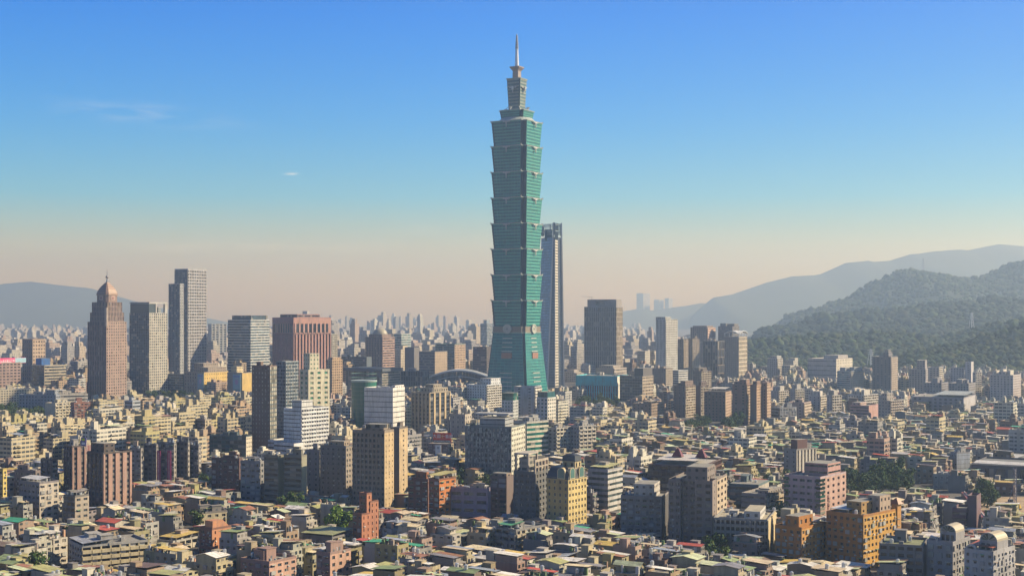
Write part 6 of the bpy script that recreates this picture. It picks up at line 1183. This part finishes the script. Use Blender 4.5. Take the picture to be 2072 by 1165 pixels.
for i, (y, x, px, wd, Lx, h) in enumerate(cand):
    r = random.Random(i * 7 + 1); rn_, rc = r.choices(ROOFS, RWT)[0]; wn, wc = r.choices(WALLS, WWT)[0]; rc = jit(rc, .05, r); wc = jit(tuple(.8 * q for q in wc), .07, r); rz = -A0 + r.uniform(-.02, .02)
    if i < nind:
        lm = near(x, y); nst = max(1, round(h / 3.2))
        rt = root('low_house', '', 'house', (x, y, 0), rz, 'crowded low houses'); P = {}
        def M(k): return P.setdefault(k, MB())
        wins = [] if i < 70 else None
        house(M, Lx, wd, h, rc, wc, r, wins)
        if wins: put_windows(wins, M('glazing'), rt, 14)
        for k, mb in P.items():
            o_ = mb.build(k, rt)
            if o_ and k in ('roof_clutter', 'glazing'): o_['kind'] = 'stuff'
        if r.random() < .55:
            for _ in range(r.randint(1, 2)): inst('water_tank', TANK, rt, (r.uniform(-.4, .4) * Lx, r.uniform(-.42, .42) * wd, h + (2.6 if r.random() < .4 else 0)), r.random())
        base = '%s house with %s roof %s %s' % (wn, rn_, rel(x, y, lm), lm[4])
        items.append((rt, px, base, lambda b_, n=nst: ('%s-storey ' % NUM.get(n, 'many')) + b_))
    else:
        c, s = math.cos(rz), math.sin(rz); big.t = (c, s, x, y); house(lambda k: big, Lx, wd, h, rc, wc, r, None, i < 700)
unique(items)
if big.f: tag(big.build('crowded_low_houses'), 'crowded mass of low houses with patched sheet roofs farther back', 'houses', None, 'stuff')

# ------------------------------------------------------------------ middle-height apartment blocks between the landmarks
AREAS = [(-330, 505, 1000, 1640, 14, 31, .9, [0, 0, 0, 1, 6, 3]), (420, 960, 880, 1560, 12, 25, .8, [0, 1, 2, 5, 3, 7]), (900, 1330, 1150, 2150, 12, 30, .9, [0, 1, 2, 7, 3]), (1180, 1530, 1650, 2650, 12, 34, .8, [0, 3, 5, 2, 7, 4]), (1500, 2400, 1300, 2620, 12, 24, .8, [4, 1, 7, 2, 0]), (-330, 1010, 1640, 2700, 14, 42, .9, [0, 1, 2, 3, 7, 4, 5])]
fill_blocks(AREAS, random.Random(21), blocks)
blocks.sort(reverse=True); print('blocks', len(blocks))
def block(M, L, D, h, wc, r):
    w = M('wall'); x1, y1 = L / 2, D / 2; w.box(-x1, x1, -y1, y1, 0, h, FAR, wc, (FLAT, (.3, .29, .26))); p_ = M('parapet'); q = .3
    for b_ in ((-x1, x1, -y1, -y1 + q), (-x1, x1, y1 - q, y1), (-x1, -x1 + q, -y1 + q, y1 - q), (x1 - q, x1, -y1 + q, y1 - q)): p_.box(*b_, h, h + 1, WALL, wc)
    nf = max(1, int(h / 3.3)); c = jit(wc, .05, r)
    for s in range(r.randint(1, 3)):                      # projecting balcony bays on the sunny side
        a = r.uniform(-.46, .2) * D; b_ = a + r.uniform(.14, .25) * D
        for j in range(1, nf): w.box(x1, x1 + 1.3, a, b_, j * 3.3 - .2, j * 3.3 + .9, WALL, c, bottom=True)
    if r.random() < .5: a = r.uniform(-.4, .3) * L; w.box(a, a + 2.5, -y1 - 1.2, -y1, 0, h + r.uniform(0, 4), WALL, c)
    for s in range(r.randint(1, 3)):
        k = M('stair_house'); x, y = r.uniform(-.32, .32) * L, r.uniform(-.36, .36) * D; a, b_, hh = r.uniform(1.8, 3.2), r.uniform(1.8, 3.4), r.uniform(2.8, 7); k.box(x - a, x + a, y - b_, y + b_, h, h + hh, WALL, c, (FLAT, (.33, .32, .28))); k.box(x - a * .4, x + a * .5, y - b_ - .03, y - b_, h + 1, h + 2, GLASS, DG)
        if r.random() < .5: k.box(x - a * .6, x + a * .6, y - b_ * .6, y + b_ * .6, h + hh, h + hh + 1.6, WALL, jit(c, .1, r))
    if r.random() < .5:
        o = M('sheet_roof'); ya = r.uniform(-.45, 0) * D; yb = ya + .45 * D; z = h + 2.6; o.poly([(-x1, ya, z + .6), (x1, ya, z), (x1, yb, z), (-x1, yb, z + .6)], SHEET, jit(r.choices(ROOFS, RWT)[0][1], .05, r)); o.poly([(-x1, yb, z + .5), (x1, yb, z - .1), (x1, ya, z - .1), (-x1, ya, z + .5)], SHEET, (.2, .2, .18))
        for x in (-x1 + .4, x1 - .4):
            for y in (ya + .2, yb - .2): o.bar((x, y, h), (x, y, z), .2, STEEL, (.3, .3, .3))
items = []; city = MB()
for i, (_, x, y, px, L, D, h, an, ci, _) in enumerate(blocks):
    r = random.Random(i * 13 + 5); wn, wc = WALLS[ci]; wc = jit(wc, .05, r)
    if i < 300:
        rt = root('apartment_block', '', 'building', (x, y, 0), -an, 'plain mid-rise blocks'); P = {}
        block(lambda k: P.setdefault(k, MB()), L, D, h, wc, r)
        for k, mb in P.items(): mb.build(k, rt)
        if y < 1700:
            for _ in range(r.randint(0, 2)): inst('water_tank', TANK, rt, (r.uniform(-.4, .4) * L, r.uniform(-.42, .42) * D, h), r.random())
        lm = near(x, y); items.append((rt, px, '%s mid-rise block %s %s' % (wn, rel(x, y, lm), lm[4]), lambda b_, n=max(2, round(h / 3.3)): ('%s-storey ' % NUM.get(n, 'many-')).replace('--', '-') + b_))
    else: city.t = (math.cos(an), -math.sin(an), x, y); block(lambda k: city, L, D, h, wc, r)
unique(items)
# ------------------------------------------------------------------ the far city
r = random.Random(77)
FARC = [(.5, .46, .38), (.46, .42, .38), (.38, .36, .36), (.55, .53, .5), (.42, .32, .27), (.3, .29, .3), (.5, .42, .32)]
y = 2500.0
while y < 11500:
    stp = 30 + (y - 2500) * .012; xa, xb = gx(-330, y), gx(2300 if y < 2600 else 1560, y); x = xa
    while x < xb:
        x += stp * r.uniform(.6, 1.5); yy = y + r.uniform(-.4, .4) * stp; px = to_px(x, yy)
        if px > 1420 and yy > 2650: continue
        if px > 1300 and yy > 5000: continue
        L, D = r.uniform(14, 34), r.uniform(14, 30); h = min(95, 12 + r.lognormvariate(2.3, .75)) if r.random() < .75 else r.uniform(30, 62)
        if yy > 3800 and 560 < px < 1010 and r.random() < .06: h = r.uniform(60, 125)
        if yy > 3000 and px < 560 and h > 60: h *= .6
        f = (x, yy, PU[0], PU[1], L / 2, D / 2)
        if yy < 3200 and hits(f, 2): continue
        hw = 18 / yy * F; hm = cap_height(px - hw, px + hw, yy, 0) if yy < 2600 else 999
        h = min(h, hm)
        if h < 6: continue
        an = A0 + r.choice((0, .2, .1)); city.t = (math.cos(an), -math.sin(an), x, yy); c = jit(r.choice(FARC), .06, r)
        city.box(-L / 2, L / 2, -D / 2, D / 2, 0, h, FAR, c, (FLAT, (.32, .31, .3)))
        if r.random() < .8: a = r.uniform(.15, .35); q = r.uniform(-.2, .2); city.box((q - a) * L, (q + a) * L, (q - a) * D, (q + a) * D, h, h + r.uniform(3, 8), WALL, c)
        if h > 45 and r.random() < .5: city.box(-L * .3, L * .3, -D * .3, D * .3, h, h + h * .15, FAR, c)
    y += stp * 1.15
city.t = None; print('city faces', len(city.f))
tag(city.build('distant_city'), 'far city of countless pale blocks fading into haze', 'city', None, 'stuff')

# ------------------------------------------------------------------ haze
hm = bpy.data.materials.new('haze'); hm.use_nodes = True; nt = hm.node_tree; nt.nodes.clear(); ho = nt.nodes.new('ShaderNodeOutputMaterial'); pv = nt.nodes.new('ShaderNodeVolumePrincipled')
pv.inputs['Color'].default_value = (*HAZE_C, 1); pv.inputs['Density'].default_value = HAZE_D; pv.inputs['Absorption Color'].default_value = (1, .95, .42, 1); pv.inputs['Anisotropy'].default_value = HAZE_G
nt.links.new(pv.outputs[0], ho.inputs['Volume'])
MATS.append(hm); m = MB(); m.box(-9100, 9100, -500, 17500, -1, 830, len(MATS) - 1, (1, 1, 1), bottom=True)
hz_ = m.build('haze'); tag(hz_, 'thin morning haze lying over the city', 'haze', None, 'stuff'); hz_.display_type = 'WIRE'
